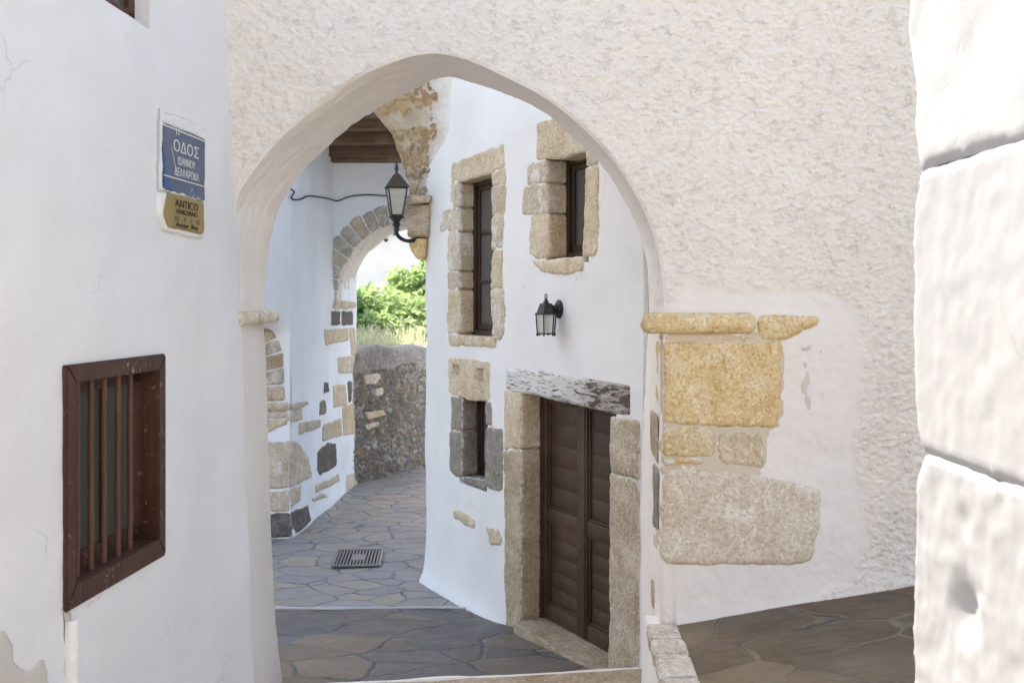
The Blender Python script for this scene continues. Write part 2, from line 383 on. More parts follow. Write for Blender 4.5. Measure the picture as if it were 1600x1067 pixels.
def dist(P, poly, closed=True):
    d = np.full(len(P), 1e9); n = len(poly)
    for i in range(n if closed else n-1):
        a, b = np.array(poly[i]), np.array(poly[(i+1) % n]); ab = b-a; L = ab @ ab+1e-12
        t = np.clip(((P-a) @ ab)/L, 0, 1); q = P-(a+t[:,None]*ab); d = np.minimum(d, np.hypot(q[:,0], q[:,1]))
    return d
def tri(outer, holes, h, seed=1, region=None):
    loops = [np.asarray(outer)]+[np.asarray(x) for x in holes]
    lo, hi = loops[0].min(0), loops[0].max(0)
    xs = np.arange(lo[0]+h/2, hi[0], h); ys = np.arange(lo[1]+h/2, hi[1], h*.87)
    X, Y = np.meshgrid(xs, ys); X = X+(np.arange(len(ys)) % 2)[:,None]*h/2
    G = np.c_[X.ravel(), Y.ravel()]; rs = np.random.RandomState(seed); G = G+rs.uniform(-h*.15, h*.15, G.shape)
    if region is not None:
        keep = inside(G, region) | (rs.rand(len(G)) < .01); G = G[keep]
    ok = inside(G, loops[0])
    for l in loops[1:]: ok &= ~inside(G, l)
    G = G[ok]
    d = np.full(len(G), 1e9)
    for l in loops: d = np.minimum(d, dist(G, l))
    G = G[d > h*.45]
    pts, edges, k = [], [], 0
    for l in loops:
        n = len(l); pts += [tuple(p) for p in l]; edges += [(k+i, k+(i+1) % n) for i in range(n)]; k += n
    pts += [tuple(p) for p in G]
    r = delaunay_2d_cdt([Vector(p) for p in pts], edges, [], 0, 1e-6)
    V = np.array([tuple(p) for p in r[0]]); F = np.array(r[2])
    cen = V[F].mean(1); ok = inside(cen, loops[0])
    for l in loops[1:]: ok &= ~inside(cen, l)
    return V, F[ok], loops
def slab(outer, holes, h, thick, disp, seed=1, region=None, back=True):
    """wall slab in local coords (a, b, c): front at b=disp, sides to b=thick"""
    V, F, loops = tri(outer, holes, h, seed, region)
    b = disp(V); v = np.c_[V[:,0], b, V[:,1]]; f = [tuple(x) for x in F]
    v = list(map(tuple, v))
    for li, l in enumerate(loops):
        k = len(v); n = len(l); lb = disp(np.asarray(l))
        v += [(p[0], bb, p[1]) for p, bb in zip(l, lb)]+[(p[0], thick, p[1]) for p in l]
        for i in range(n):
            j = (i+1) % n; f.append((k+i, k+j, k+n+j, k+n+i))
    return v, f
def merge(*vf):
    V, F = [], []
    for v, f in vf:
        k = len(V); V += list(v); F += [tuple(i+k for i in q) for q in f]
    return V, F
SEED = [5]
def stone(name, parent, poly, m, proud=.007, thick=.16, r=.005, amp=.0075, rough=.003, h=.022, label=None, disp=None, bulge=.0, rnd=.03, base=None, chip=.02):
    """one block: rounded, uneven front and sides; poly in local (a, c)"""
    SEED[0] += 1; sd_ = SEED[0]
    o = rough_outline(poly, h, amp, sd_, 7, rnd)
    V, F, _ = tri(o, [], h, sd_)
    d = dist(V, o); rr = max(r, 1e-4)
    k = np.clip(1-d/rr, 0, 1); b = -proud+rr*.8*(1-np.sqrt(np.maximum(0, 1-k*k)))
    P = np.c_[V[:,0], V[:,1], np.full(len(V), sd_*1.3)]
    b = b+chip*np.clip(fbm(P, 11, 2, 87)-.05, 0, 1)*np.exp(-d/.018)
    b = b+rough*(fbm(P, 9, 4, 3)*1.5)-bulge*np.clip(d/.1, 0, 1)
    if disp is not None: b = b+disp(V)
    bo = base(o).mean() if base else 0
    if base: b = b+base(V)
    v = [(p[0], bb, p[1]) for p, bb in zip(V, b)]; f = [tuple(x) for x in F]
    # sides: rings going back
    ring = np.array([np.argmin(((V-q)**2).sum(1)) for q in o]); n = len(o); prev = list(ring); rings = max(2, int(thick/.035))
    nrm = np.roll(o, -1, 0)-np.roll(o, 1, 0); nrm = np.c_[nrm[:,1], -nrm[:,0]]; nrm /= np.linalg.norm(nrm, axis=1)[:,None]+1e-9
    area = .5*np.sum(o[:,0]*np.roll(o[:,1], -1)-np.roll(o[:,0], -1)*o[:,1])
    if area < 0: nrm = -nrm
    for j in range(1, rings+1):
        bb = bo*(1-j/rings)-proud+rr*.8+(thick-rr*.8+proud)*j/rings
        Q = np.c_[o, np.full(n, bb+sd_)]; q = o+nrm*(fbm(Q, 8, 3, 21)*rough*1.6)[:,None]
        k0 = len(v); v += [(x[0], bb, x[1]) for x in q]
        f += [(prev[i], prev[(i+1) % n], k0+(i+1) % n, k0+i) for i in range(n)]; prev = list(range(k0, k0+n))
    lap = np.zeros(len(v)); lap[:len(V)] = np.clip(1-d/.022, 0, 1) if base else 0; lap[len(V):len(V)+n] = .5 if base else 0
    ob = mesh(name, v, f, m, parent, attrs={'lap': lap})
    if label: ob['label'] = label
    return ob

class B:
    """collects boxes, tubes, lathes into one mesh"""
    def __init__(s): s.bm = bmesh.new()
    def box(s, c, size, bevel=0, mat=None, seg=2):
        r = bmesh.ops.create_cube(s.bm, size=1); vs = r['verts']
        for v in vs: v.co = Vector((v.co.x*size[0], v.co.y*size[1], v.co.z*size[2]))
        if bevel:
            es = list({e for v in vs for e in v.link_edges})
            rb = bmesh.ops.bevel(s.bm, geom=es, offset=bevel, segments=seg, affect='EDGES', profile=.5)
            vs = list({v for f in rb['faces'] for v in f.verts})
        M_ = Matrix.Translation(c) @ (mat or Matrix())
        for v in vs: v.co = M_ @ v.co
        return s
    def bx(s, a0, a1, b0, b1, c0, c1, bevel=.003):
        return s.box(((a0+a1)/2, (b0+b1)/2, (c0+c1)/2), (abs(a1-a0), abs(b1-b0), abs(c1-c0)), bevel)
    def tube(s, path, rad, n=10, cap=True):
        P = [Vector(p) for p in path]; R = rad if isinstance(rad, (list, tuple)) else [rad]*len(P); rings = []
        x = None
        for i, p in enumerate(P):
            t = (P[min(i+1, len(P)-1)]-P[max(i-1, 0)]).normalized()
            if x is None:
                x = t.cross(Vector((0, 0, 1))); x = t.cross(Vector((1, 0, 0))) if x.length < .2 else x
            x = (x-t*x.dot(t)).normalized(); y = t.cross(x)
            rings.append([s.bm.verts.new(p+R[i]*(math.cos(2*math.pi*k/n)*x+math.sin(2*math.pi*k/n)*y)) for k in range(n)])
        for a, b in zip(rings, rings[1:]):
            for k in range(n): s.bm.faces.new((a[k], a[(k+1) % n], b[(k+1) % n], b[k]))
        if cap:
            s.bm.faces.new(rings[0]); s.bm.faces.new(rings[-1])
        return s
    def lathe(s, prof, c=(0,0,0), n=16, mat=None, rot0=0, flatn=None):
        n = flatn or n; M_ = Matrix.Translation(c) @ (mat or Matrix()); rings = []
        for r, z in prof:
            rings.append([s.bm.verts.new(M_ @ Vector((r*math.cos(rot0+2*math.pi*k/n), r*math.sin(rot0+2*math.pi*k/n), z))) for k in range(n)])
        for a, b in zip(rings, rings[1:]):
            for k in range(n): s.bm.faces.new((a[k], a[(k+1) % n], b[(k+1) % n], b[k]))
        s.bm.faces.new(rings[0]); s.bm.faces.new(rings[-1]); return s
    def prism(s, poly, z0, z1, f3):
        a = [s.bm.verts.new(f3(p, z0)) for p in poly]; b = [s.bm.verts.new(f3(p, z1)) for p in poly]; n = len(poly)
        s.bm.faces.new(a); s.bm.faces.new(b)
        for i in range(n): s.bm.faces.new((a[i], a[(i+1) % n], b[(i+1) % n], b[i]))
        return s
    def build(s, name, m, parent=None, smooth=None):
        bmesh.ops.recalc_face_normals(s.bm, faces=s.bm.faces)
        me = bpy.data.meshes.new(name); s.bm.to_mesh(me); s.bm.free(); me.materials.append(m)
        if smooth is not None:
            for p in me.polygons: p.use_smooth = True
            try: me.set_sharp_from_angle(angle=math.radians(smooth))
            except Exception: pass
        o = bpy.data.objects.new(name, me); C.objects.link(o)
        if parent: o.parent = parent
        return o

# ------------------------------------------------------------------ frames of the main walls
LW = Frame((-1.685, 6.3), (.087, 1))             # house on the left
AW = Frame((0, 6.3), (1, 0))                     # archway front
DW = Frame((.923, 7.27), (.468, -.884))          # house with the door
NW = Frame((1.17, 3.0), (0, -1))                 # near block wall on the right
SW = Frame((-2.73, 12.65), (.0577, 1))           # passage side wall
PF = Frame((-2.73, 12.62), (1, 0))               # pier front
FA = Frame((0, 14.9), (1, 0))                    # far arch
RW = Frame((-2.41, 16.57), (.477, .879))         # rubble wall
def lump(V, s=1.2, a=.02, seed=0):
    return a*fbm(np.c_[V, np.full(len(V), seed*5.5)], s, 3, seed)

# ================================================================== SETTING: ground
def sheet(name, xs, ys, zf, m, kind='structure'):
    v = [(x, y, zf(x, y)) for y in ys for x in xs]; n = len(xs)
    f = [(j*n+i, j*n+i+1, (j+1)*n+i+1, (j+1)*n+i) for j in range(len(ys)-1) for i in range(n-1)]
    return tag(mesh(name, v, f, m), kind=kind)
lin = lambda a, b, n: [a+(b-a)*i/(n-1) for i in range(n)]
tag(mesh('ground', [(-200,-200,-.12),(200,-200,-.12),(200,300,-.12),(-200,300,-.12)], [(0,1,2,3)], GROUND, smooth=False), kind='structure')
def gn1(x, y, s=1.3, a=.02): return float(a*gn(np.array([[x*s, y*s, .5]]), 9)[0])
def zpass(x, y):
    t = min(1, max(0, (y-7.2)/2.45)); return .17*(1-t)-.03*t+gn1(x, y, 1.3, .012) if y < 9.68 else -.035+gn1(x, y, 1.1, .014)
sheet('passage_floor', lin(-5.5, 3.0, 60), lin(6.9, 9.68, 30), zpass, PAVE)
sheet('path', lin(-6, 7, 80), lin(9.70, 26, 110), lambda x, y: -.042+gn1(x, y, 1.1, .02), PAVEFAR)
# upper street running down to the archway, with a tan slab edge as a step
sheet('street', lin(-2.6, 1.02, 30), lin(-8, 6.95, 60), lambda x, y: .262+max(0, 6.3-y)*.16+gn1(x, y, 1.3, .01), PALEPAVE)
def stepline(x): return 7.125+.146*x
bs_ = B(); xs = lin(-2.4, 1.0, 12)
bs_.prism([(x, stepline(x)+gn1(x, 3, 2, .02)) for x in xs]+[(1.0, 6.6), (-2.4, 6.55)], .02, .27, lambda p, z: (p[0], p[1], z))
tag(bs_.build('stone_step', STEPST), 'tan stone slab step with a white painted edge under the big arch', 'step')
for o in [bpy.data.objects['stone_step']]:
    t = B(); pts = [(x, stepline(x)+.012+gn1(x, 3, 2, .02), .268+gn1(x, 9, 6, .004)) for x in lin(-2.3, .98, 40)]
    t.tube(pts, [.016+gn1(p[0], 2, 5, .012) for p in pts], 8).build('painted_edge', PIPE, o, smooth=60)
# white cement line crossing the passage floor
t = B(); pts = [(x, 9.69+gn1(x, 1, 1.5, .05), -.022+gn1(x, 5, 4, .006)) for x in lin(-3.2, -.05, 50)]
tag(t.tube(pts, [.013+gn1(p[0], 7, 6, .012) for p in pts], 8).build('cement_line', CEMENT, smooth=60), kind='structure')
# ramp of the side street
def zramp(x, y): return H-1.97+(x-1.02)*.168+gn1(x, y, 1.2, .012)
sheet('ramp', lin(.97, 9, 60), lin(-.5, 6.4, 50), zramp, PAVEBR)
kb = thing('kerb_wall', 'low white kerb capped with pale stones at the foot of the ramp', 'kerb')
v, f = [], []
ys = lin(6.5, .2, 60)
for y in ys:
    x0 = .83-(6.3-y)*.045; v += [(x0-.05+gn1(0, y, 2, .02), y, 0.0), (x0+gn1(1, y, 3, .015), y, H-2.02), (x0+.012, y, H-1.985), (x0+.12, y, H-1.99), (1.1, y, H-1.99)]
for j in range(len(ys)-1):
    f += [(j*5+i, j*5+i+1, (j+1)*5+i+1, (j+1)*5+i) for i in range(4)]
mesh('retaining_face', v, f, WHITE, kb)
FL = lambda y0, y1, x0, x1: None
yy = 6.28
for i, L in enumerate([.30, .26, .36, .33, .3, .4, .35, .4, .4]):
    y1 = yy-L; x0 = .83-(6.3-yy)*.045; x1 = .83-(6.3-y1)*.045; n = 8
    b = B(); z = H-1.965+gn1(i, 2, 3, .01)
    b.prism([(x0-.005, yy), (x0+.19, yy), (x1+.19, y1+.015), (x1-.012, y1+.015)], z-.09, z, lambda p, z: (p[0], p[1], z))
    bmesh.ops.bevel(b.bm, geom=list(b.bm.edges), offset=.012, segments=2, affect='EDGES')
    b.build('kerb_stone', PALE, kb, smooth=50); yy = y1

# ================================================================== LEFT HOUSE
lh = thing('white_house', 'smooth white plastered house wall on the left with a brown barred window', 'house', LW)
wa0, wc1 = LW.hit(97, 570); wa1, _ = LW.hit(253, 552); wc0 = LW.hit(95, 958)[1]; wc1 = H-.262
ua1, uc0 = LW.hit(241, 46)
holew = [(wa0+.05, wc0+.05), (wa1-.05, wc0+.05), (wa1-.05, wc1-.05), (wa0+.05, wc1-.05)]
holeu = [(ua1-.75, uc0), (ua1, uc0), (ua1, uc0+1.1), (ua1-.75, uc0+1.1)]
def lwd(V):
    a, c = V[:,0], V[:,1]
    lean = np.clip(c-H, -3, 3)*.045; lean = lean*np.exp(-np.abs(a)/.8)*0.9; return lean+lump(V, 1.0, .022, 2)*np.clip(dist(V, [(wa0, wc0), (wa1, wc0), (wa1, wc1), (wa0, wc1)])/.5+0, 0, 1)*(1-inside(V, [(wa0, wc0), (wa1, wc0), (wa1, wc1), (wa0, wc1)]))+lump(V, 6, .003, 3)
lw_out = resample([(-11, 0), (.02, 0), (.02, H+2.25), (-11, H+2.25)], .1)
v, f = slab(lw_out, [resample(holew, .05), resample(holeu, .05)], .06, .5, lwd, region=[(-3.4, .9), (.1, .9), (.1, H+2.1), (-3.4, H+2.1)])
mesh('wall', v, f, WHITE, lh)
# barred window
b = B(); fw = .078
oo = [(wa0, wc0), (wa1, wc0), (wa1, wc1), (wa0, wc1)]; ii = [(wa0+fw, wc0+fw*1.3), (wa1-fw, wc0+fw*1.3), (wa1-fw, wc1-fw), (wa0+fw, wc1-fw)]
for k in range(4):
    j = (k+1) % 4
    b.prism([oo[k], oo[j], ii[j], ii[k]], -.022, .11, lambda p, z: Vector((p[0], z, p[1])))
bmesh.ops.bevel(b.bm, geom=[e for e in b.bm.edges], offset=.006, segments=2, affect='EDGES')
win = b.build('window', REDW, lh, smooth=40); win['label'] = 'brown wooden window with five rusty bars'
b = B(); a0, a1, c0, c1 = wa0+fw, wa1-fw, wc0+fw*1.3, wc1-fw
b.bx(a0-.01, a0+.06, .075, .10, c0, c1); b.bx(a1-.10, a1+.01, .075, .10, c0, c1)
b.bx(a0, a1, .075, .10, c1-.06, c1+.01); b.bx(a0, a1, .075, .10, c0-.01, c0+.08); b.bx((a0+a1)/2-.0, (a0+a1)/2+.03, .072, .10, c0, c1)
b.build('sash', REDW, win)
B().bx(a0, a1, .088, .092, c0, c1, 0).build('pane', PANEG, win)
for u in (120, 142, 162.5, 184, 203):
    a = LW.hit(u, 700, .03)[0]; b = B(); n = 26
    pts = [(a+gn1(u, i*.4, 1, .004), .03, c0-.03+(c1-c0+.06)*i/n) for i in range(n+1)]
    b.tube(pts, [.0138+gn1(u, i*.9, 1.7, .0022) for i in range(n+1)], 10).build('bar', RUST, win, smooth=60)
# upper window
b = B(); a0, a1, c0, c1 = ua1-.75, ua1, uc0, uc0+1.1
for q in ((a0, a0+.07, c0, c1), (a1-.07, a1, c0, c1), (a0, a1, c0, c0+.08), (a0, a1, c1-.07, c1), ((a0+a1)/2-.03, (a0+a1)/2+.03, c0, c1)):
    b.bx(q[0], q[1], .10, .15, q[2], q[3])
uw = b.build('window', REDW, lh); uw['label'] = 'dark brown window frame cut off by the top edge'
B().bx(a0, a1, .125, .13, c0, c1, 0).build('pane', PANE, uw)
# pipe, crack, bare patches
pa, pc = LW.hit(107, 968); b = B(); b.tube([(pa, -.012, .6), (pa, -.012, pc-.03), (pa, -.012, pc)], [.03, .03, .026], 14)
dp = b.build('pipe', PIPE, lh, smooth=50)
ca, cc_ = LW.hit(122, 988); B().lathe([(.012, 0), (.014, .008), (.006, .012)], (ca, .0, cc_), mat=Matrix.Rotation(math.pi/2, 4, 'X')).build('screw_clip', PIPE, dp, smooth=50)
ka = LW.hit(98, 960)[0]
pts = [(ka+gn1(i, 0, .7, .008), -.004, wc0-.0-i*.05) for i in range(14)]
B().tube(pts, [.002+.003*abs(math.sin(i*2.1)) for i in range(14)], 6).build('crack', CRACK, lh)
for pl in ([(-30, 985), (8, 985), (18, 1000), (16, 1030), (45, 1045), (62, 1030), (70, 1050), (68, 1090), (-30, 1100)],
           [(93, 948), (108, 955), (106, 966), (97, 972)]):
    stone('bare_patch', lh, LW.poly(pl), BARE, proud=.002, thick=.02, r=.002, amp=.02, rough=.0, h=.02, rnd=.02, base=lwd, chip=0)

# ---- signs
def text(s_, w_, h_, m, parent, a, b_, c, name='lettering', italic=0):
    """text fitted to a width and height, baseline at c, centred at a"""
    cu = bpy.data.curves.new(name, 'FONT'); cu.body = s_; cu.size = .1; cu.extrude = .0008; cu.align_x = 'CENTER'; cu.shear = italic
    o = bpy.data.objects.new(name, cu); C.objects.link(o); bpy.context.view_layer.update()
    dg = bpy.context.evaluated_depsgraph_get(); me = bpy.data.meshes.new_from_object(o.evaluated_get(dg)); bpy.data.objects.remove(o)
    xs_ = [v.co.x for v in me.vertices]; ys_ = [v.co.y for v in me.vertices]
    sx, sy = w_/(max(xs_)-min(xs_)), h_/(max(ys_)-max(min(ys_), -.002))
    me.transform(Matrix.Translation((a, b_, c)) @ Matrix.Rotation(math.pi/2, 4, 'X') @ Matrix.Diagonal((sx, sy, 1, 1)))
    me.materials.clear(); me.materials.append(m)
    q = bpy.data.objects.new(name, me); C.objects.link(q); q.parent = parent; return q
def signmat(name, c, worn, edge):
    m = M(name); n = m.noise(2.2, 4, .6); col = m.mix(m.ramp(n, [(.35, 0), (.65, 1)]), c, worn)
    k = m.ramp(m.noise(30, 5, .7, co=m.map((1, 1, .25))), [(.66, 0), (.72, .6)]); col = m.mix(k, col, edge)
    return m.fin(col, .4, .4)
SIGNB = signmat('enamel_blue', (.075,.105,.19), (.11,.13,.19), (.4,.42,.45))
SIGNB2 = signmat('enamel_bright_blue', (.02,.08,.25), (.05,.11,.25), (.3,.35,.4))
SIGNG = signmat('gilded_board', (.26,.19,.06), (.33,.25,.09), (.22,.15,.06))
LETW = flat('lettering_white', (.66,.67,.62), .5); LETD = flat('lettering_dark', (.035,.03,.02), .6); LETP = flat('lettering_faded_violet', (.17,.11,.13), .6)
EDGEP = plaster('sign_plaster_smear', (.80,.79,.77), amount=.35)
sa0, sa1 = LW.hit(249, 200)[0], LW.hit(316, 250)[0]; s0, s1 = H+.575, H+.945; off = float(lwd(np.array([[(sa0+sa1)/2, H+.7]]))[0])
SF = Frame(LW.at(0, off, 0)[:2], (.087, 1))
sg = thing('street_sign', 'blue enamel street name sign with white Greek letters above the gold sign', 'sign', SF)
am = (sa0+sa1)/2; W = sa1-sa0
stone('plaster_rim', sg, [(sa0-.035, s0-.01), (sa1+.03, s0-.015), (sa1+.03, s1+.0), (sa1-.1, s1+.035), (sa0-.02, s1+.03)], EDGEP, proud=.012, thick=.03, r=.01, amp=.008, rough=.003, h=.015, rnd=.02, chip=0)
stone('board', sg, [(sa0, s0), (sa1, s0-.01), (sa1, s1-.035), (sa0+.1, s1-.035), (sa0+.0, s1-.04)], SIGNB, proud=.016, thick=.02, r=.004, amp=.003, rough=.0005, h=.015, rnd=.012, chip=0)
stone('bright_edge', sg, [(sa0+.005, s0+.005), (sa0+.13, s0+.0), (sa0+.05, s0+.07), (sa0+.03, s0+.18), (sa0+.005, s0+.22)], SIGNB2, proud=.017, thick=.006, r=.002, amp=.005, rough=.0003, h=.012, rnd=.01, chip=0)
b = B(); y = -.0185
b.bx(sa0+.01, sa1-.015, y, y+.002, s0+.065, s0+.071, 0); b.bx(sa1-.02, sa1-.014, y, y+.002, s0+.065, s0+.1, 0)
b.bx(sa0+.0, sa1-.01, y, y+.002, s1-.052, s1-.045, 0); b.bx(sa0+.16, sa0+.166, y, y+.002, s1-.075, s1-.03, 0); b.bx(sa0+.19, sa0+.198, y, y+.002, s1-.07, s1-.03, 0)
b.bx(sa0+.0, sa1-.08, y, y+.002, s1-.032, s1-.027, 0)
b.tube([(sa0+.10, y, s1-.15), (sa0+.16, y, s1-.27)], .0018, 5)
b.build('border_line', LETW, sg)
text('ΟΔΟΣ', .33, .062, LETW, sg, am+.012, y, s1-.160)
text('ΙΩΑΝΝΟΥ', .225, .042, LETW, sg, am+.012, y, s1-.225)
text('ΔΕΛΛΑΡΟΚΑ', .32, .044, LETW, sg, am+.018, y, s1-.285)
gg = thing('shop_sign', 'small gold shop sign with dark lettering below the blue street sign', 'sign', SF)
gp = SF.poly([(257, 300), (316, 315), (316.5, 361), (313, 367), (259, 356), (252, 333), (255, 315)])
stone('plaster_rim', gg, SF.poly([(247, 300), (253, 299), (318, 313), (318, 371), (292, 371), (256, 361), (247, 336)]), EDGEP, proud=.009, thick=.03, r=.01, amp=.006, rough=.002, h=.015, rnd=.02, chip=0)
stone('board', gg, gp, SIGNG, proud=.013, thick=.02, r=.004, amp=.004, rough=.0006, h=.015, rnd=.02, chip=0)
gx0, gx1 = min(p[0] for p in gp), max(p[0] for p in gp); gm = (gx0+gx1)/2+.02; gz1 = gp[0][1]-.005
gz0 = min(p[1] for p in gp)
y = -.0155
text('ANTICO', .30, .040, LETD, gg, gm, y, gz1-.060)
text('VENEZIANO', .28, .024, LETD, gg, gm, y, gz1-.094)
b = B()
rs = random.Random(3)
for x0 in (-.155, -.135, -.115, -.04, -.028, .045, .058, .12, .14, .16):
    for k in range(4): b.bx(gm+x0+rs.uniform(-.003, .003), gm+x0+.012, y, y+.002, gz1-.112-k*.007, gz1-.108-k*.007, 0)
b.build('faded_marks', LETP, gg)
text('Antique  Shop', .30, .026, LETD, gg, gm, y, gz0+.020, italic=.3)

# ================================================================== ARCHWAY
aw = thing('archway', 'big rough stucco archway wall spanning the street with ochre stone imposts', 'archway', AW)
front_px = [(384,1140),(376,900),(372,700),(370,487),(368,400),(366,330),(368,313),(378,293),(406,254),(434,220),(462,194),(491,170),(519,147),(547,130),(566,118),(592,106),(614,97),(650,86),(687,83),(725,92),(762,107),(800,126),(837,144),(860,159),(890,182),(912,202),(939,229),(969,266),(995,307),(1014,345),(1029,395),(1036,440),(1038,487),(1035,560),(1033,700),(1032,985),(1032,1140)]
back_px = [(447,1100),(430,950),(424,800),(418,560),(413,480),(416,420),(421,380),(427,360),(437,327),(454,299),(471,276),(485,257),(512,236),(533,215),(557,196),(586,178),(609,165),(631,153),(650,144),(672,131),(688,124),(706,122),(732,130),(762,140),(800,154),(826,165),(856,182),(882,204),(912,230),(932,249),(953,275),(975,309),(993,350),(1006,395),(1012,440),(1013,487),(1008,560),(1002,700),(1001,1045),(1001,1100)]
AB = Frame((0, 7.3), (1, 0))
fp = chaikin(AW.poly(front_px), 2, False); bp = chaikin(AB.poly(back_px), 1, False, .15)
def by_len(p, n):
    d = np.r_[0, np.cumsum(np.linalg.norm(np.diff(p, axis=0), axis=1))]; t = np.linspace(0, d[-1], n)
    return np.c_[np.interp(t, d, p[:,0]), np.interp(t, d, p[:,1])]
NP = 420; fp = by_len(fp, NP)
# match back profile by the same height fractions: piecewise between springings and apex
def split(p):
    ia = int(np.argmax(p[:,1])); zl = H-.1
    il = int(np.argmin(np.abs(p[:ia,1]-zl))); ir = ia+int(np.argmin(np.abs(p[ia:,1]-zl))); return il, ia, ir
def seg_match(p, idx, cnt):
    cuts = [0]+list(idx)+[len(p)-1]; out = []
    for k in range(4):
        s_ = by_len(p[cuts[k]:cuts[k+1]+1], cnt[k]+1); out.append(s_ if k == 3 else s_[:-1])
    return np.vstack(out)
bpf = by_len(bp, 900); fi = split(fp); cnt = [fi[0], fi[1]-fi[0], fi[2]-fi[1], NP-1-fi[2]]
bpm = seg_match(bpf, split(bpf), cnt)
K = 70; v, f = [], []
for j in range(K+1):
    t = j/K; q = fp*(1-t)+bpm*t; v.append(np.c_[q[:,0], np.full(NP, t*1.0), q[:,1]])
v = np.vstack(v)
cen = np.array([-.40, H-.3]); nx = v[:,0]-cen[0]; nz = np.maximum(v[:,2]-cen[1], 0); L = np.hypot(nx, nz)+1e-6
tt = v[:,1]; fade = np.clip(tt/.05, 0, 1)
dsp = fade*(fbm(v, 1.6, 3, 4)*.02+fbm(v, 11, 4, 8)*.009)*np.where(v[:,2] > H, 1, .35)+.007*np.exp(-tt/.012)+.012*np.exp(-(1-tt)/.02)+(1-fade)*0
v[:,0] += nx/L*dsp; v[:,2] += nz/L*dsp
f = [(j*NP+i, j*NP+i+1, (j+1)*NP+i+1, (j+1)*NP+i) for j in range(K) for i in range(NP-1)]
mesh('soffit', v, f, SOFFIT, aw)
# front face
smooth_px = [(1040,440),(1150,470),(1240,462),(1300,468),(1328,500),(1338,560),(1330,620),(1322,700),(1332,770),(1345,820),(1330,880),(1300,905),(1250,925),(1150,980),(1040,1000)]
smp = np.array(chaikin(AW.poly(smooth_px), 2))
def awd(V, rm=False):
    d = np.minimum(dist(V, fp, False), 1); P = np.c_[V, np.zeros(len(V))]
    w_ = fbm(P, 3, 2, 5)[:,None]*.12; Q = P.copy(); Q[:,:2] += w_
    low = np.abs(fbm(Q*np.array([1, 1.5, 1]), 15, 2, 31)); hi_ = fbm(P, 42, 2, 41); rid = np.abs(fbm(Q*np.array([1,1.3,1]), 30, 2, 77))
    rough_ = -(low*.007+fbm(P*np.array([1,1.3,1]), 23, 3, 52)*.009*(.8+.4*np.clip(fbm(P, 1.1, 2, 63)+.3, 0, 1))+hi_*.003)
    ins = inside(V, smp); ds = dist(V, smp)
    m_ = np.where(ins, 0, np.clip((ds+fbm(P, 8, 3, 15)*.03)/.12, 0, 1)); m_ = m_*m_*(3-2*m_)
    e_ = np.clip(d/.02, 0, 1); e_ = e_*e_*(3-2*e_)
    if rm: return m_*e_
    base_ = lump(V, 1.1, .022, 7)
    flare = -.07*np.exp(-np.clip(V[:,1]-(H-1.97+(V[:,0]-1.02)*.168), 0, 9)/.10)*(V[:,0] > 1.0)
    return base_*e_+rough_*m_*e_+np.where(ins, lump(V, 9, .006, 8), 0)*e_+.022*np.exp(-d/.018)*0+flare*.5-.008*m_*e_
left_b = float(fp[0,0])
outer = [(-1.90, H+3.1), (-1.80, H+1.86)]
outer = list(resample([(fp[0,0], fp[0,1]), ], 1)) if False else []
poly_out = [tuple(p) for p in fp]+[(x, y) for x, y in resample([(1.04, 0), (6.5, 0), (6.5, H+2.06), (-2.4, H+2.06), (-2.4, 0), (float(fp[0,0]-.01), 0)], .12, False)]
reg = [(-1.9, H-.4), (-1.9, H+1.95), (2.62, H+1.95), (2.62, .75), (.9, .75), (.9, H-.4)]
V, F, loops = tri(np.array(poly_out), [], .0105, 3, reg)
bb = awd(V); mesh('wall', np.c_[V[:,0], bb, V[:,1]], F, STUCCO, aw, attrs={'rough': awd(V, True)})
# hidden top and back so that it is a closed body
b = B(); zt = H+2.06
b.bx(-2.4, 6.5, .06, 1.0, H+1.95, zt, 0); b.bx(1.1, 6.5, .06, .98, 0, H+2, 0); b.bx(-2.4, -1.95, .06, .98, 0, H+2, 0)
b.build('masonry_core', WHITE, aw)
# ---- right impost and stones
def APoly(p): return AW.poly(p)
def bar_profile(name, parent, prof, path, m, amp=.006, seg=.02, seed=1):
    """sweep closed profile (x,z) along Y path [(y, dx, dz)]"""
b = B()
def capital(name, parent, a0, a1, b0, b1, c0, c1, m, rad):
    # block with a bull-nosed outline all round, uneven surface
    n = 9; v = []; rs_ = []
    per = rough_outline([(a0, b0), (a1, b0), (a1, b1), (a0, b1)], .02, .006, 7, 5, rad*1.1)
    cen_ = per.mean(0); N = len(per)
    for k in range(n+1):
        th = math.pi*k/n-math.pi/2; inset = rad*(1-math.cos(th))*.9; z = (c0+c1)/2+(c1-c0)/2*math.sin(th)
        nr = np.roll(per, -1, 0)-np.roll(per, 1, 0); nr = np.c_[nr[:,1], -nr[:,0]]; nr /= np.linalg.norm(nr, axis=1)[:,None]
        q = per-nr*inset; P = np.c_[q, np.full(N, z)]; q = q+nr*(fbm(P, 14, 3, 5)*.012)[:,None]
        v += [(x, y, z+0*x) for x, y in q]
    f = [(k*N+i, k*N+(i+1) % N, (k+1)*N+(i+1) % N, (k+1)*N+i) for k in range(n) for i in range(N)]
    f += [tuple(range(N))[::-1], tuple(n*N+i for i in range(N))]
    return mesh(name, v, f, m, parent)
capital('impost_moulding', aw, .805, AW.hit(1180, 500)[0], -.07, .16, AW.hit(1100, 521)[1], AW.hit(1100, 489)[1], YEL, .05)
capital('impost_moulding', aw, -1.76, -1.645, -.03, 1.02, AW.hit(400, 509)[1], AW.hit(400, 487)[1], PEACH, .03)
awb = lambda V: lump(V, 1.1, .022, 7)
S = lambda px, m, **k: stone('stone_block', aw, APoly(px), m, **{**dict(base=awb), **k})
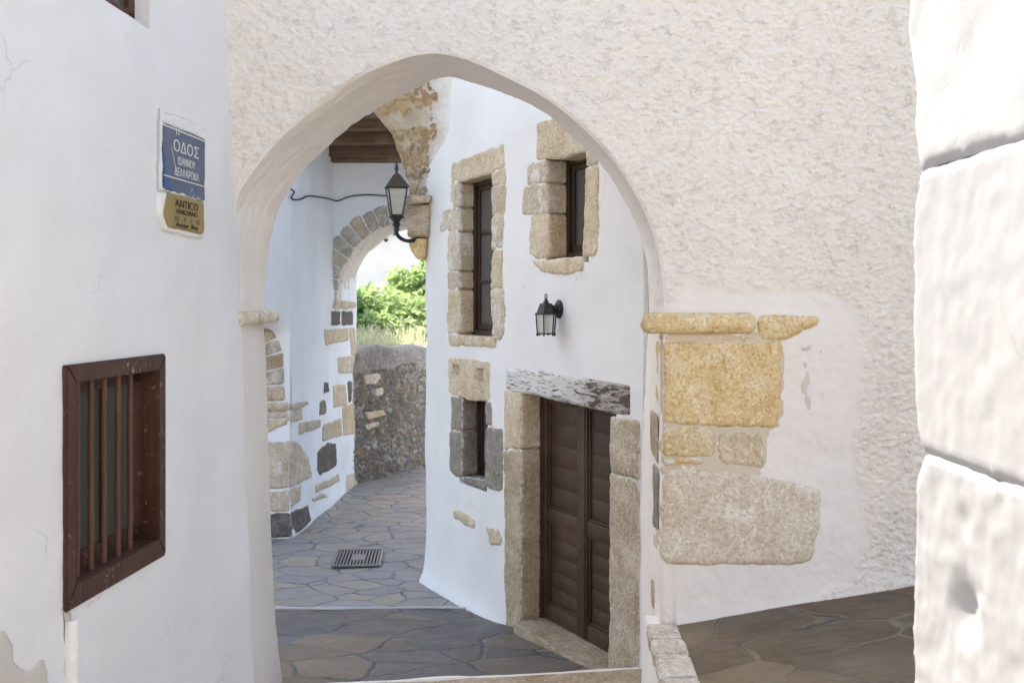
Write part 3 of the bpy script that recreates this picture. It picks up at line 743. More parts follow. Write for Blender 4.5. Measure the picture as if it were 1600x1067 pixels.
stone('mortar_bed', aw, APoly([(1034,519),(1204,519),(1226,532),(1225,645),(1214,672),(1198,682),(1198,738),(1190,750),(1034,742)]), MORTAR, base=awb, proud=.004, thick=.05, r=.006, rough=.003)
S([(1182,491),(1278,493),(1277,505),(1248,522),(1225,532),(1182,532)], YEL, proud=.022, r=.02)
S([(1036,522),(1200,522),(1200,535),(1036,533)], CREAM, proud=.006, r=.012)
S([(1036,533),(1222,534),(1222,640),(1214,668),(1110,666),(1036,660)], YEL, proud=.018, r=.018, thick=.3)
S([(1034,672),(1085,666),(1118,672),(1119,706),(1110,713),(1034,714)], YEL2, proud=.016, r=.014)
S([(1120,673),(1194,678),(1196,730),(1122,727)], CREAM, proud=.012, r=.014)
S([(1034,716),(1098,714),(1096,724),(1034,724)], YEL, proud=.035, r=.012, rnd=.02)
S([(1034,735),(1080,731),(1180,741),(1270,758),(1283,765),(1280,820),(1268,872),(1250,881),(1100,883),(1040,880),(1032,868)], BIGLOW, proud=.018, r=.02, thick=.3, rnd=.07)
# edge stones on the right reveal (plane x = .917 looking left): own frame
RV = Frame((.905, 7.3), (0, -1))
def RS(px, m): stone('reveal_stone', aw, [((p[0]), p[1]) for p in px], m) 
def reveal(pts, m):   # polygon in (y, z)
    o = rough_outline(pts, .02, .006, 3, 7, .02); Vv, Ff, _ = tri(o, [], .025); d = dist(Vv, o)
    v_ = [(.917-.012+.01*(1-min(1, dd/.015))+gn1(p[0], p[1], 9, .006), p[0]-6.3, p[1]) for p, dd in zip(Vv, d)]
    mesh('stone_block', v_, Ff, m, aw)
reveal([(6.42, H-.72), (6.75, H-.7), (6.72, H-.98), (6.42, H-1.02)], JAMBG)
reveal([(6.38, H-1.04), (6.62, H-1.04), (6.6, H-1.45), (6.38, H-1.42)], GREYST)
reveal([(6.55, H-1.8), (6.7, H-1.8), (6.68, H-1.98), (6.57, H-1.98)], JAMB)
# bare patches in the smooth plaster
for px in ([(1250,560),(1256,556),(1262,585),(1266,610),(1262,640),(1256,636),(1252,600)], [(1258,538),(1272,540),(1270,546),(1260,545)], [(1280,542),(1288,540),(1287,550),(1281,549)]):
    pp = APoly(px); stone('bare_patch', aw, pp, BARE, proud=.0012, thick=.01, r=.002, amp=.03, rough=.0, h=.012, rnd=.01, base=awd, chip=0)

# ================================================================== DOOR HOUSE
dh = thing('door_house', 'white plastered house with dark double door and stone framed windows behind the big arch', 'house', DW)
t1, t2 = .131, .17
# openings (front edge coordinates)
def rect(u0, u1, v0, v1):
    a0 = DW.hit(u0, 500)[0]; a1 = DW.hit(u1, 500)[0]
    return a0, a1, DW.hit(u0, v1)[1], DW.hit(u0, v0)[1]
OT = rect(720, 771, 284, 523); O2 = rect(857, 917, 249, 404); OS = rect(723, 759, 620, 748); OD = rect(817, 958, 611, 985)
OD = (OD[0], OD[1], .08, OD[3]+.03)
grow = lambda r, g: [(r[0]-g, r[2]-g), (r[1]+g, r[2]-g), (r[1]+g, r[3]+g), (r[0]-g, r[3]+g)]
def dwd(V):
    a, c = V[:,0], V[:,1]
    fl = -.075*np.exp(-np.clip(c+.02, 0, 9)/.10)*(1/(1+np.exp((a+2.05)*25)))
    co = .10*np.clip((-3.86-a)/.13, 0, 1)**2
    return lump(V, 1.0, .02, 12)+fl+co-.012
dend = (10.8-7.27)/.884
dw_out = resample([(-dend, -.2), (.03, -.2), (.03, H+3.6), (-dend, H+3.6)], .06)
v1 = slab(dw_out, [resample(grow(OT, .05), .05), resample(grow(O2, .05), .05), resample(grow(OS, .04), .05), *[resample(grow((DW.hit(u0, v0)[0], DW.hit(u1, v0)[0], DW.hit(u1, v1)[1], DW.hit(u0, v0)[1]), .008), .03) for u0, u1, v0, v1 in ((710, 721, 570, 588), (744, 757, 576, 598))], resample([(OD[0]-.06, -.05), (OD[1]+.06, -.05), (OD[1]+.06, OD[3]+.06), (OD[0]-.06, OD[3]+.06)], .05)], .05, .45, dwd,
          region=[(-dend, -.2), (.1, -.2), (.1, H+2.3), (-dend, H+2.3)])
# return wall beyond the corner and roof body (local coords)
c0 = np.array([-dend, .08]); q = [(-dend, .08), (-dend+.4, 2.9), (3.0, 4.2), (3.0, .5)]
bv, bf = [], []
for x, y in q: bv += [(x, y, -.2), (x, y, H+3.6)]
bf = [(0, 2, 3, 1), (2, 4, 5, 3), (1, 3, 5, 7)]
mesh('wall', *merge(v1, (bv, bf)), DOORWH, dh)
def dwo(px): return float(dwd(np.array([DW.hit(*px)]))[0])
def D(px, m, nm='jamb_stone', thick=.17, proud=.006, **k):
    pl = DW.poly(px); 
    return stone(nm, dh, pl, m, proud=proud, thick=thick, base=dwd, **k)
for px in ([(704,287),(717,286),(717,521),(702,521)], [(774,273),(791,263),(790,490),(786,524),(774,526)], [(828,254),(854,250),(854,402),(836,403),(829,396)], [(921,238),(938,234),(938,372),(932,398),(919,400)], [(706,619),(720,619),(720,743),(712,743),(704,736)], [(763,630),(769,630),(771,668),(788,674),(788,764),(763,761)]):
    D(px, MORTAR, 'mortar_bed', thick=.12, proud=.001, amp=.006)
# tall window surround
D([(706,256),(742,243),(791,225),(791,262),(771,272),(720,285),(706,287)], CREAM, 'lintel_stone')
D([(711,287),(720,286),(720,324),(711,324)], BEIGE); D([(708,325),(720,325),(720,361),(708,361)], BEIGE)
D([(690,330),(707,326),(707,362),(689,362)], PALE, thick=.1)
D([(702,363),(720,362),(720,423),(701,424)], PALE); D([(701,425),(720,424),(720,452),(701,453)], BEIGE)
D([(701,454),(720,453),(720,521),(702,522),(699,505)], CREAM)
D([(771,272),(792,261),(793,289),(771,291)], CREAM); D([(771,292),(793,290),(791,336),(771,338)], BEIGE)
D([(771,339),(791,337),(788,388),(771,390)], PALE); D([(771,391),(789,389),(788,450),(770,452)], CREAM)
D([(770,453),(791,451),(792,480),(791,520),(782,532),(770,526)], PALE)
D([(704,522),(778,527),(776,543),(704,540)], CREAM, 'sill_stone', thick=.19, proud=.012)
# upper right window surround
D([(840,250),(841,192),(880,178),(940,150),(944,236),(919,236),(873,249),(856,250)], CREAM, 'lintel_stone')
D([(826,256),(857,249),(857,285),(824,290)], PALE); D([(818,292),(857,286),(857,333),(843,337),(816,334)], PALE)
D([(829,338),(857,334),(857,403),(838,404),(828,398)], CREAM)
D([(917,236),(938,233),(939,258),(917,260)], BEIGE); D([(916,261),(939,259),(938,372),(934,399),(912,401)], CREAM)
D([(833,407),(914,402),(915,424),(885,429),(846,425)], CREAM, 'sill_stone', thick=.19, proud=.012)
# small window surround, with a pierced lintel
def holes_disp(V):
    r = np.zeros(len(V))
    for (u0, u1, v0, v1) in ((710, 721, 570, 588), (744, 757, 576, 598)):
        a0, z1 = DW.hit(u0, v0); a1, z0 = DW.hit(u1, v1)
        r += .07*((V[:,0] > a0) & (V[:,0] < a1) & (V[:,1] > z0) & (V[:,1] < z1))
    return r
D([(704,559),(740,560),(767,566),(767,628),(735,625),(704,615)], CREAM, 'lintel_stone', disp=holes_disp, h=.012)
D([(707,619),(723,619),(723,673),(706,673)], GREYST); D([(703,674),(723,674),(723,745),(716,745),(704,738)], BEIGE if False else GREYST)
D([(759,628),(769,629),(770,665),(759,664)], GREYST); D([(759,666),(788,671),(789,768),(770,764),(759,762)], GREYST)
D([(721,744),(759,750),(759,766),(728,754)], GREYST, 'sill_stone', proud=-.0)
# stones showing through the plaster
D([(709,797),(725,799),(745,813),(744,826),(725,818),(710,808)], CREAM, 'stone_block', proud=.010, thick=.05, r=.008)
D([(762,823),(780,826),(787,840),(785,851),(768,850)], CREAM, 'stone_block', proud=.010, thick=.05, r=.008)
# door surround
D([(791,612),(817,609),(817,701),(791,703)], CREAM, thick=.21, proud=.012, h=.03)
D([(790,704),(817,702),(817,983),(796,980),(792,900)], JAMBG, thick=.21, proud=.012, h=.03)
D([(958,650),(1002,656),(1002,750),(958,738)], JAMB, thick=.21, proud=.02, h=.03)
D([(957,739),(1001,751),(1000,1060),(953,1050)], JAMB, thick=.21, proud=.02, h=.03)
# lintel beam
lb = D([(793,575),(845,579),(927,591),(987,602),(988,650),(955,645),(845,619),(793,611)], LINTEL, 'lintel_beam', thick=.2, proud=.015, r=.02, rough=.004, rnd=.02, amp=.004)
lb['label'] = 'old timber lintel with flaking white paint'
# threshold
b = B(); b.prism([(OD[0]+.0, -.10), (OD[1]+.02, -.13), (OD[1]+.02, .25), (OD[0]+.0, .25)], -.1, .13, lambda p, z: Vector((p[0], p[1], z)))
bmesh.ops.bevel(b.bm, geom=list(b.bm.edges), offset=.015, segments=3, affect='EDGES'); b.build('threshold', STEPST, dh, smooth=50)
# windows
def window(o, t, bars, nm='window', lab=None, sash=.05):
    a0, a1, c0, c1 = o; a0 -= .04; a1 += .04; c0 -= .03; c1 += .04; ff = .085
    b = B(); b.bx(a0, a0+ff, t, t+.07, c0, c1); b.bx(a1-ff, a1, t, t+.07, c0, c1); b.bx(a0+ff, a1-ff, t, t+.07, c1-ff, c1); b.bx(a0+ff, a1-ff, t-.015, t+.07, c0, c0+ff-.01)
    w_ = b.build(nm, FRAMEW, dh, smooth=40)
    if lab: w_['label'] = lab
    b = B(); i0, i1, j0, j1 = a0+ff, a1-ff, c0+ff-.01, c1-ff
    b.bx(i0, i0+sash, t+.02, t+.055, j0, j1); b.bx(i1-sash, i1, t+.02, t+.055, j0, j1); b.bx(i0+sash, i1-sash, t+.02, t+.055, j1-sash, j1); b.bx(i0+sash, i1-sash, t+.015, t+.055, j0, j0+sash*1.3)
    for k in range(1, bars+1):
        z = j0+(j1-j0)*k/(bars+1); b.bx(i0+sash, i1-sash, t+.025, t+.05, z-.014, z+.014)
    b.build('sash', FRAMEW, w_, smooth=40)
    B().bx(i0+.01, i1-.01, t+.04, t+.044, j0, j1, 0).build('pane', PANE, w_)
window(OT, .135, 2, lab='tall narrow dark wood window with three panes')
window(O2, .17, 0, lab='small dark wood window with one pane')
window(OS, .15, 0, lab='tiny dark slit window', sash=.03)
# double door
dt = .185; b = B(); a0, a1, c0, c1 = OD[0]-.03, OD[1]+.04, .13, OD[3]+.02
b.bx(a0, a0+.055, dt-.02, dt+.08, c0, c1); b.bx(a1-.055, a1, dt-.02, dt+.08, c0, c1); b.bx(a0+.055, a1-.055, dt-.02, dt+.08, c1-.05, c1)
door = b.build('door', DOORW, dh, smooth=40); door['label'] = 'dark brown panelled double door'
mid = DW.hit(912, 800, dt)[0]; 
def leaf(x0, x1, lm, rm):
    b = B(); z0, z1 = c0+.015, c1-.05; y0, y1 = dt+.0, dt+.045; zm = z0+(z1-z0)*.46
    b.bx(x0, x0+lm, y0-.006, y1, z0, z1, .006); b.bx(x1-rm, x1, y0-.006, y1, z0, z1, .006)
    b.bx(x0+lm, x1-rm, y0, y1, z1-.09, z1, .004); b.bx(x0+lm, x1-rm, y0, y1, z0, z0+.13, .004); b.bx(x0+lm, x1-rm, y0, y1, zm-.06, zm+.06, .004)
    lf = b.build('door_leaf', DOORW, door, smooth=40)
    # panels: four or five boards each with uneven grooves, framed by a bead
    for (p0, p1) in ((z0+.13, zm-.06), (zm+.06, z1-.09)):
        k = 5; b = B(); X0, X1 = x0+lm, x1-rm
        for i in range(k):
            q0 = p0+(p1-p0)*i/k; q1 = p0+(p1-p0)*(i+1)/k
            b.bx(X0, X1, dt+.029+rs.uniform(0, .002), dt+.045, q0+.0025, q1-.0025, .0025)
        b.bx(X0, X1, dt+.033, dt+.05, p0, p1, 0)
        b.bx(X0, X0+.018, dt+.012, dt+.045, p0, p1, .005); b.bx(X1-.018, X1, dt+.012, dt+.045, p0, p1, .005)
        b.bx(X0+.018, X1-.018, dt+.012, dt+.045, p1-.018, p1, .005); b.bx(X0+.018, X1-.018, dt+.012, dt+.045, p0, p0+.018, .005)
        b.build('door_panel', DOORW, door, smooth=40)
leaf(a0+.057, mid, .07, .10); leaf(mid+.004, a1-.057, .05, .09)
b = B(); b.bx(mid-.035, mid+.035, dt-.016, dt+.01, c0+.02, c1-.05, .008); b.build('cover_strip', DOORW, door, smooth=40)

# ================================================================== WALL LANTERN on the door house
la, lc = DW.hit(877, 483); LF = Frame(DW.at(la, float(dwd(np.array([[la, lc]]))[0]), 0)[:2], (.468, -.884))
wl = thing('wall_lantern', 'small black wall lantern with six clear panes beside the upper window', 'lantern', LF); wl.location.z = lc
RX = Matrix.Rotation(math.pi/2, 4, 'X')
b = B(); b.lathe([(.0, 0), (.062, 0), (.064, .008), (.056, .016), (.046, .02), (.040, .03), (.02, .034)], (0, 0, 0), 28, mat=RX @ Matrix.Diagonal((1, 1.2, 1, 1)))
b.build('back_plate', IRON, wl, smooth=35)
b = B(); b.tube([(0, -.02, -.005), (0, -.045, .012), (0, -.07, .02), (0, -.10, .01)], [.022, .018, .016, .02], 12); b.build('arm', IRON, wl, smooth=50)
cy = -.125; lr = .083; bz = -.195
b = B(); b.lathe([(lr*1.12, -.045), (lr*1.12, -.033), (lr*.95, -.028), (lr*.62, .045), (lr*.3, .05), (.022, .062), (.012, .075), (.012, .085)], (0, cy, 0), flatn=6, rot0=.3)
b.build('roof', IRON, wl, smooth=25)
b = B(); pts = [(.018*math.cos(k*math.pi/8), cy, .102+.018*math.sin(k*math.pi/8)) for k in range(17)]; b.tube(pts, .0045, 8, False); b.build('ring', IRON, wl, smooth=60)
b = B()
for k in range(6):
    an = .3+k*math.pi/3; x, y = math.cos(an), math.sin(an)
    b.tube([(x*lr*1.03, cy+y*lr*1.03, -.03), (x*lr*.88, cy+y*lr*.88, bz)], .0055, 6); b.lathe([(.008, -.012), (.009, 0), (.004, .008)], (x*lr*.9, cy+y*lr*.9, bz-.006), 8)
    a2 = an+math.pi/3; b.tube([(x*lr*.9, cy+y*lr*.9, bz), (math.cos(a2)*lr*.9, cy+math.sin(a2)*lr*.9, bz)], .006, 6)
b.lathe([(lr*.86, bz-.002), (lr*.86, bz+.004)], (0, cy, 0), flatn=6, rot0=.3)
b.build('cage', IRON, wl, smooth=50)
b = B(); b.lathe([(lr*.84, bz+.006), (lr*.97, -.035)], (0, cy, 0), flatn=6, rot0=.3); b.build('pane', LAMPG, wl)
b = B(); b.lathe([(.0, -.175), (.022, -.17), (.026, -.12), (.026, -.07), (.012, -.05)], (0, cy, 0), 14); b.build('bulb', BULB, wl, smooth=50)

# ================================================================== TRANSVERSE ARCH with corbel
ta = thing('stone_arch', 'broken edged rubble stone arch springing from a corbel beside the bracket lantern', 'arch', loc=(-1.1, 10.6, 0))
Lp = [(480,-60),(520,20),(540,90),(565,150),(589,180),(601,197),(614,209),(619,226),(625,244),(634,267),(640,296),(641,308)]
Rp = [(760,-60),(735,20),(722,90),(714,140),(711,175),(708,195),(706,207),(699,222),(688,240),(680,262),(675,290),(673,308)]
def lift(p, y): return np.array(((p[0]-800)/1600*y, y, H+(472-p[1])/1600*y))
def dwY(u): return 4.778/(.53+(u-800)/1600)
NR = 110; NC = 60
Lp_ = by_len(chaikin(Lp, 1, False), NR); Rp_ = by_len(chaikin(Rp, 1, False), NR)
v = []
for j in range(NR):
    yl = 10.95; yr = dwY(Rp_[j][0])+.03
    lp, rp = lift(Lp_[j], yl), lift(Rp_[j], yr)
    for i in range(NC+1): t = i/NC; v.append(lp*(1-t)+rp*t)
    for i in range(1, 16): v.append(lp+np.array((.03*i/15, 1.0*i/15, 0)))
v = np.array(v); NN = NC+16
# reorder: soffit columns first
idx = []
for j in range(NR): idx += [j*NN+NC+i for i in range(15, 0, -1)]+[j*NN+i for i in range(NC+1)]
v = v[idx]
F1, ed, cid = cells(v[:,0]*3.0+v[:,1]*1.2+fbm(v, 7, 3, 1)*.6, v[:,2]*11+fbm(v, 7, 3, 6)*.8, 4)
cv = (cid % 997)/997.
tt_ = np.tile(np.r_[np.zeros(15), np.linspace(0, 1, NC+1)], NR)
inn = (cv < .93) & (tt_+fbm(v, 5, 2, 19)*.15 < .80) & (fbm(v, 2.6, 3, 71) < .16)
ed2 = np.where(inn, ed, 0)
nrm = np.array((-.3, -.95, 0))
v = v+nrm*(ed2.clip(0, .25)*.10+fbm(v, 5, 3, 3)*.03+fbm(v, 30, 3, 13)*.018)[:,None]*np.clip((1-tt_)/.2, 0, 1)[:,None]
f = [(j*NN+i, j*NN+i+1, (j+1)*NN+i+1, (j+1)*NN+i) for j in range(NR-1) for i in range(NN-1)]
mesh('arch_ring', v-np.array((-1.1, 10.6, 0)), f, TRANS, ta, attrs={'cell': cv, 'edge': ed2, 'white': tt_})
CF = Frame((-1.1, 10.62), (1, -.1)); cb = lambda p: [(a, c) for a, c in CF.poly(p)]
def cstone(nm, px, m, **k):
    o = stone(nm, ta, cb(px), m, **k); o.matrix_parent_inverse = Matrix(); o.matrix_basis = Matrix.Translation((-ta.location.x, -ta.location.y, 0)) @ CF.M; return o
cstone('corbel_cap', [(639,306),(676,306),(674,318),(637,320)], CREAM, proud=.10, thick=1.0, r=.03)
cstone('corbel_block', [(637,320),(673,319),(671,345),(669,372),(637,371)], JAMBG, proud=.03, thick=1.0, r=.02, bulge=.01)
cstone('corbel_nose', [(637,372),(668,373),(664,398),(660,405),(651,404),(642,393)], YEL, proud=.02, thick=1.0, r=.03)
for px in ([(687,124),(697,124),(697,170),(693,190),(688,196),(683,190),(688,170)],):
    cstone('arch_stone', px, YEL, proud=.14, thick=.4, r=.02)

# bracket lantern on the corbel
bl = thing('bracket_lantern', 'large black street lantern standing on a curved bracket at the stone corbel', 'lantern', loc=(-1.175, 10.42, H))
k = 10.42/1600
Z = lambda v_: (472-v_)*k; X = lambda u: (u-800)*k+1.175
hw = .118
b = B(); b.lathe([(.004, Z(252)), (.012, Z(258)), (.022, Z(264)), (.012, Z(270)), (.02, Z(273)), (.012, Z(277))], (0, 0, 0), 12); b.build('finial', IRON, bl, smooth=50)
b = B(); b.lathe([(.02, Z(271)), (.05, Z(274)), (.085, Z(280)), (.118, Z(286)), (.158, Z(292)), (.16, Z(294)), (.1, Z(293.5))], flatn=4, rot0=math.pi/4+.25); b.build('roof', COPPER, bl)
b = B()
for q in range(4):
    an = math.pi/4+.25+q*math.pi/2; a2 = an+math.pi/2
    T = lambda a_, r_, z_: (math.cos(a_)*r_, math.sin(a_)*r_, z_)
    b.tube([T(an, .135, Z(294)), T(an, .075, Z(337))], .008, 6); b.tube([T(an, .075, Z(337)), T(a2, .075, Z(337))], .009, 6); b.tube([T(an, .135, Z(295)), T(a2, .135, Z(295))], .007, 6)
b.lathe([(.07, Z(338)), (.085, Z(340)), (.05, Z(343)), (.03, Z(348)), (.045, Z(351)), (.03, Z(355)), (.018, Z(357))], (0, 0, 0), 14)
b.build('cage', IRON, bl, smooth=50)
b = B(); b.lathe([(.073, Z(336.5)), (.131, Z(295))], flatn=4, rot0=math.pi/4+.25); b.build('pane', LAMPG2, bl)
pts = [(0, 0, Z(352)), (-.005, .0, Z(357)), (-.01, .01, Z(362)), (.012, .03, Z(369)), (.055, .06, Z(374)), (.10, .10, Z(376)), (.15, .17, Z(375)), (.2, .22, Z(371))]
pts = [tuple(p) for p in chaikin(pts, 2, False)]
b = B(); b.tube(pts, .02, 10); b.lathe([(.02, Z(354)), (.032, Z(358)), (.02, Z(363))], (0, 0, 0), 12); b.build('bracket', IRON, bl, smooth=60)

# ================================================================== PASSAGE SIDE HOUSE (left of the passage)
sh = thing('side_house', 'limewashed wall coloured with skylight blue, with exposed stones left of the inner passage', 'house', SW)
aE = 2.26
def swd(V): return .03*np.exp(-np.abs(V[:,0])/.06)*np.clip((V[:,1]-(H-.42))/.3, 0, 1)+lump(V, 1.1, .03, 22)+lump(V, 5, .004, 3)-.03*np.exp(-np.clip(V[:,1], 0, 9)/.08)
v1 = slab(resample([(0, -.1), (3.9, -.1), (3.9, H+5.6), (0, H+5.6)], .08), [], .06, .5, swd, region=[(0, -.1), (3.9, -.1), (3.9, H+2.6), (0, H+2.6)])
# front of the pier, facing the street
def pfd(V):
    k = np.clip((V[:,1]-(H-.42))/.35, 0, 1); k = k*k*(3-2*k)
    return lump(V, 1.5, .02, 23)-.01+k*np.maximum(V[:,0]*2.6, -1.2)
V_, F_, _ = tri(resample([(-5, -.1), (.0, -.1), (.0, H+5.6), (-5, H+5.6)], .08), [], .08, 2, [(-.8, -.1), (0, -.1), (0, H+2.5), (-.8, H+2.5)])
p3 = np.array([PF.at(a, b, c) for (a, c), b in zip(V_, pfd(V_))]); rel = p3[:,:2]-SW.O
pv = np.c_[rel @ SW.ex, rel @ SW.ey, p3[:,2]]
tv = [(0, .0, H+5.6), (3.9, 0, H+5.6), (3.9, 5, H+5.6), (0, 5, H+5.6)]
mesh('wall', *merge(v1, (pv, [tuple(x) for x in F_]), (tv, [(0,1,2,3)])), SKYBLUEWH, sh)
def SS(px, m, nm='stone_block', proud=.010, **k):
    pl = SW.poly(px); return stone(nm, sh, pl, m, base=swd, proud=proud, thick=k.pop('thick', .08), h=.03, **k)
SS([(453,688),(462,689),(482,712),(488,745),(452,762)], PALE); SS([(452,764),(470,757),(469,780),(454,796)], PALE)
SS([(455,800),(482,788),(482,812),(458,834)], DARKST); 
SS([(453,642),(471,638),(472,655),(453,660)], PALE); SS([(452,632),(478,626),(480,632),(455,642)], BEIGE, proud=.03)
SS([(466,660),(500,655),(500,668),(465,680)], BEIGE); SS([(504,664),(532,653),(534,680),(504,690)], BEIGE)
SS([(496,706),(512,691),(526,693),(528,726),(503,742),(497,735)], DARKST); SS([(494,759),(530,740),(531,752),(495,770)], BEIGE)
SS([(488,778),(508,770),(512,776),(490,784)], BEIGE); SS([(542,742),(566,733),(567,752),(538,772)], PALE)
SS([(534,636),(560,627),(562,675),(536,681)], CREAM); SS([(520,602),(537,600),(540,634),(521,637)], CREAM)
SS([(505,597),(512,597),(513,612),(505,616)], DARKST); SS([(498,627),(507,624),(508,646),(498,650)], GREYST)
SS([(541,596),(549,595),(549,628),(543,630)], DARKST); SS([(507,515),(545,513),(545,532),(509,540)], CREAM)
SS([(528,558),(555,556),(556,582),(529,584)], PALE); SS([(516,486),(531,486),(532,508),(517,509)], DARKST)
SS([(534,486),(551,487),(552,508),(535,509)], DARKST); SS([(482,737),(487,736),(487,742),(482,744)], DARKST)
SS([(520,470),(553,472),(553,481),(518,482)], CREAM, nm='impost_stone', proud=.05)
SS([(547,512),(555,512),(556,555),(548,555)], CREAM); SS([(551,584),(558,583),(560,627),(552,628)], CREAM); SS([(556,682),(566,678),(566,732),(557,724)], PALE)
def PS(px, m, nm='stone_block', proud=.010, **k):
    pl = PF.poly(px); o = stone(nm, sh, pl, m, proud=proud, base=pfd, thick=k.pop('thick', .08), h=.03, **k)
    o.matrix_parent_inverse = SW.M.inverted(); o.matrix_basis = PF.M; return o
for px, m in (([(400,690),(450,689),(450,762),(400,764)], PALE), ([(400,768),(452,766),(453,798),(400,800)], PALE), ([(400,802),(454,800),(456,838),(400,842)], DARKST),
              ([(400,655),(450,655),(450,662),(400,686)], CREAM), ([(400,642),(450,641),(450,653),(400,654)], PALE)): PS(px, m)
PS([(396,630),(452,628),(455,640),(396,642)], BEIGE, proud=.06)
for i, px in enumerate(([(400,512),(424,512),(434,528),(400,540)], [(400,542),(436,530),(441,548),(404,560)], [(404,562),(442,550),(444,572),(408,582)], [(408,584),(444,574),(445,600),(410,602)], [(410,604),(445,602),(446,626),(410,627)])):
    PS(px, (JAMB, VOUS, JAMBG, VOUS, JAMB)[i], nm='arch_stone', proud=.02)

# ================================================================== FAR ARCH HOUSE with timber ceiling
fa = thing('far_archway', 'house over the passage with a pale round stone arch and a timber ceiling', 'archway', FA)
cxx, czz, R0 = -1.44, H-.02, 1.145
def arcpts(R, n=40, a0=0, a1=math.pi): return [(cxx+R*math.cos(a0+(a1-a0)*i/n), czz+R*1.07*math.sin(a0+(a1-a0)*i/n)) for i in range(n+1)]
arc = arcpts(R0)      # right to left
pl = [(cxx+R0, -.1)]+arc+[(cxx-R0-.0, H-.1), (cxx-R0-.2, H-.1), (cxx-R0-.2, -.1), (-3.4, -.1), (-3.4, H+8.5), (4.0, H+8.5), (4.0, -.1)]
plr = resample(pl, .08)
V, F, _ = tri(plr, [], .07, 5, [(-3, -.1), (0, -.1), (0, H+2.6), (-3, H+2.6)])
wv = np.c_[V[:,0], lump(V, 1.3, .025, 31), V[:,1]]
# upper storey front over the ceiling
fz = [(-3.4, -1.98, H+2.52), (4, -1.98, H+2.52), (4, -1.98, H+8.5), (-3.4, -1.98, H+8.5), (-3.4, 0, H+8.5), (4, 0, H+8.5), (-3.4, 1.6, H+8.5), (4, 1.6, H+8.5), (-3.4, 0, H+2.52), (4, 0, H+2.52)]
ff_ = [(0,1,2,3), (3,2,5,4), (4,5,7,6), (0,1,9,8)]
mesh('wall', *merge((wv, [tuple(x) for x in F]), (fz, ff_)), SKYBLUEWH, fa)
# soffit of the arch
path = [(cxx+R0, -.1)]+arc+[(cxx-R0, H-.12), (cxx-R0-.2, H-.12)]; pr = resample(path, .06, False); n = len(pr); v = []
for j in range(25):
    t = j/24*1.5; P = np.c_[pr, np.full(n, t)]; nr_ = pr-np.array([cxx, czz]); nr_ /= np.linalg.norm(nr_, axis=1)[:,None]
    q_ = pr-nr_*(fbm(P, 4, 3, 9)*.035+.01*min(1, j))[:,None]
    v += [(x, t, z) for x, z in q_]
f = [(j*n+i, j*n+i+1, (j+1)*n+i+1, (j+1)*n+i) for j in range(24) for i in range(n-1)]
mesh('soffit', v, f, VOUSL, fa)
nv = 22; jit = random.Random(4)
angs = [math.pi*i/nv for i in range(nv+1)]
for i in range(nv):
    a0, a1 = angs[i]+.004, angs[i+1]-.004; ro = R0+.27+jit.uniform(-.03, .03)
    p = [(cxx+r_*math.cos(a), czz+r_*1.07*math.sin(a)) for r_, a in ((R0-.01, a0), (R0-.01, (a0+a1)/2), (R0-.01, a1), (ro, a1), (ro+.01, (a0+a1)/2), (ro, a0))]
    stone('voussoir', fa, p, VOUS if i % 3 else BEIGE, proud=.012, thick=.15, r=.008, h=.03, rnd=.03, amp=.008, base=lambda V: lump(V, 1.3, .025, 31))
# timber ceiling, a lean-to rising towards the street
for i, (y, z) in enumerate(((-.16, 2.09), (-.78, 2.185), (-1.36, 2.275), (-1.88, 2.355))):
    n = 24; v, f = [], []
    for q in range(n+1):
        x = -2.9+6.9*q/n
        for k_, (dy, dz) in enumerate(((-.085, 0), (-.07, -.012), (.07, -.012), (.085, 0), (.085, .155), (-.085, .155))):
            v.append((x, y+dy+gn1(x*1.5, i*3+k_, 1, .018), H+z+dz+gn1(x*1.3, i*7+k_, 1, .018)))
    for q in range(n):
        for k_ in range(6): a_, b_2 = q*6+k_, q*6+(k_+1) % 6; f.append((a_, b_2, b_2+6, a_+6))
    mesh('beam', v, f, OLDW, fa, smooth=False)
for i in range(20):
    x0 = -2.9+i*.205; w_ = .198; z0, z1_ = 2.27+jit.uniform(0, .006), 2.53+jit.uniform(0, .006)
    v = [(x0, .0, H+z0), (x0+w_, .0, H+z0), (x0+w_, -1.98, H+z1_), (x0, -1.98, H+z1_), (x0, .0, H+z0+.03), (x0+w_, .0, H+z0+.03), (x0+w_, -1.98, H+z1_+.03), (x0, -1.98, H+z1_+.03)]
    mesh('ceiling_board', v, [(0,1,2,3), (7,6,5,4), (0,3,7,4), (1,5,6,2), (3,2,6,7)], OLDW2, fa, smooth=False)
b = B(); b.bx(-2.9, 4, -.13, -.0, H+2.02, H+2.075, .006); b.build('wall_plate', OLDW, fa, smooth=40)

# cable along the walls
cpx = [(455,296),(461,300),(456,306),(455,311),(463,313),(472,311),(480,306),(500,308),(519,312)]
pts = []
for u, v_ in cpx:
    a, c = SW.hit(u, v_, -.03); pts.append(SW.at(a, -.03, c))
for u, v_ in [(523,314),(530,314),(540,309),(552,306),(575,304),(600,306),(640,309)]:
    a, c = FA.hit(u, v_, -.05); pts.append(FA.at(a, -.05, c))
pts = [tuple(p) for p in chaikin(pts, 2, False)]
tag(B().tube(pts, .011, 6).build('cable', CABLE, smooth=60), 'thin dark cable sagging across the bluish passage wall', 'cable')

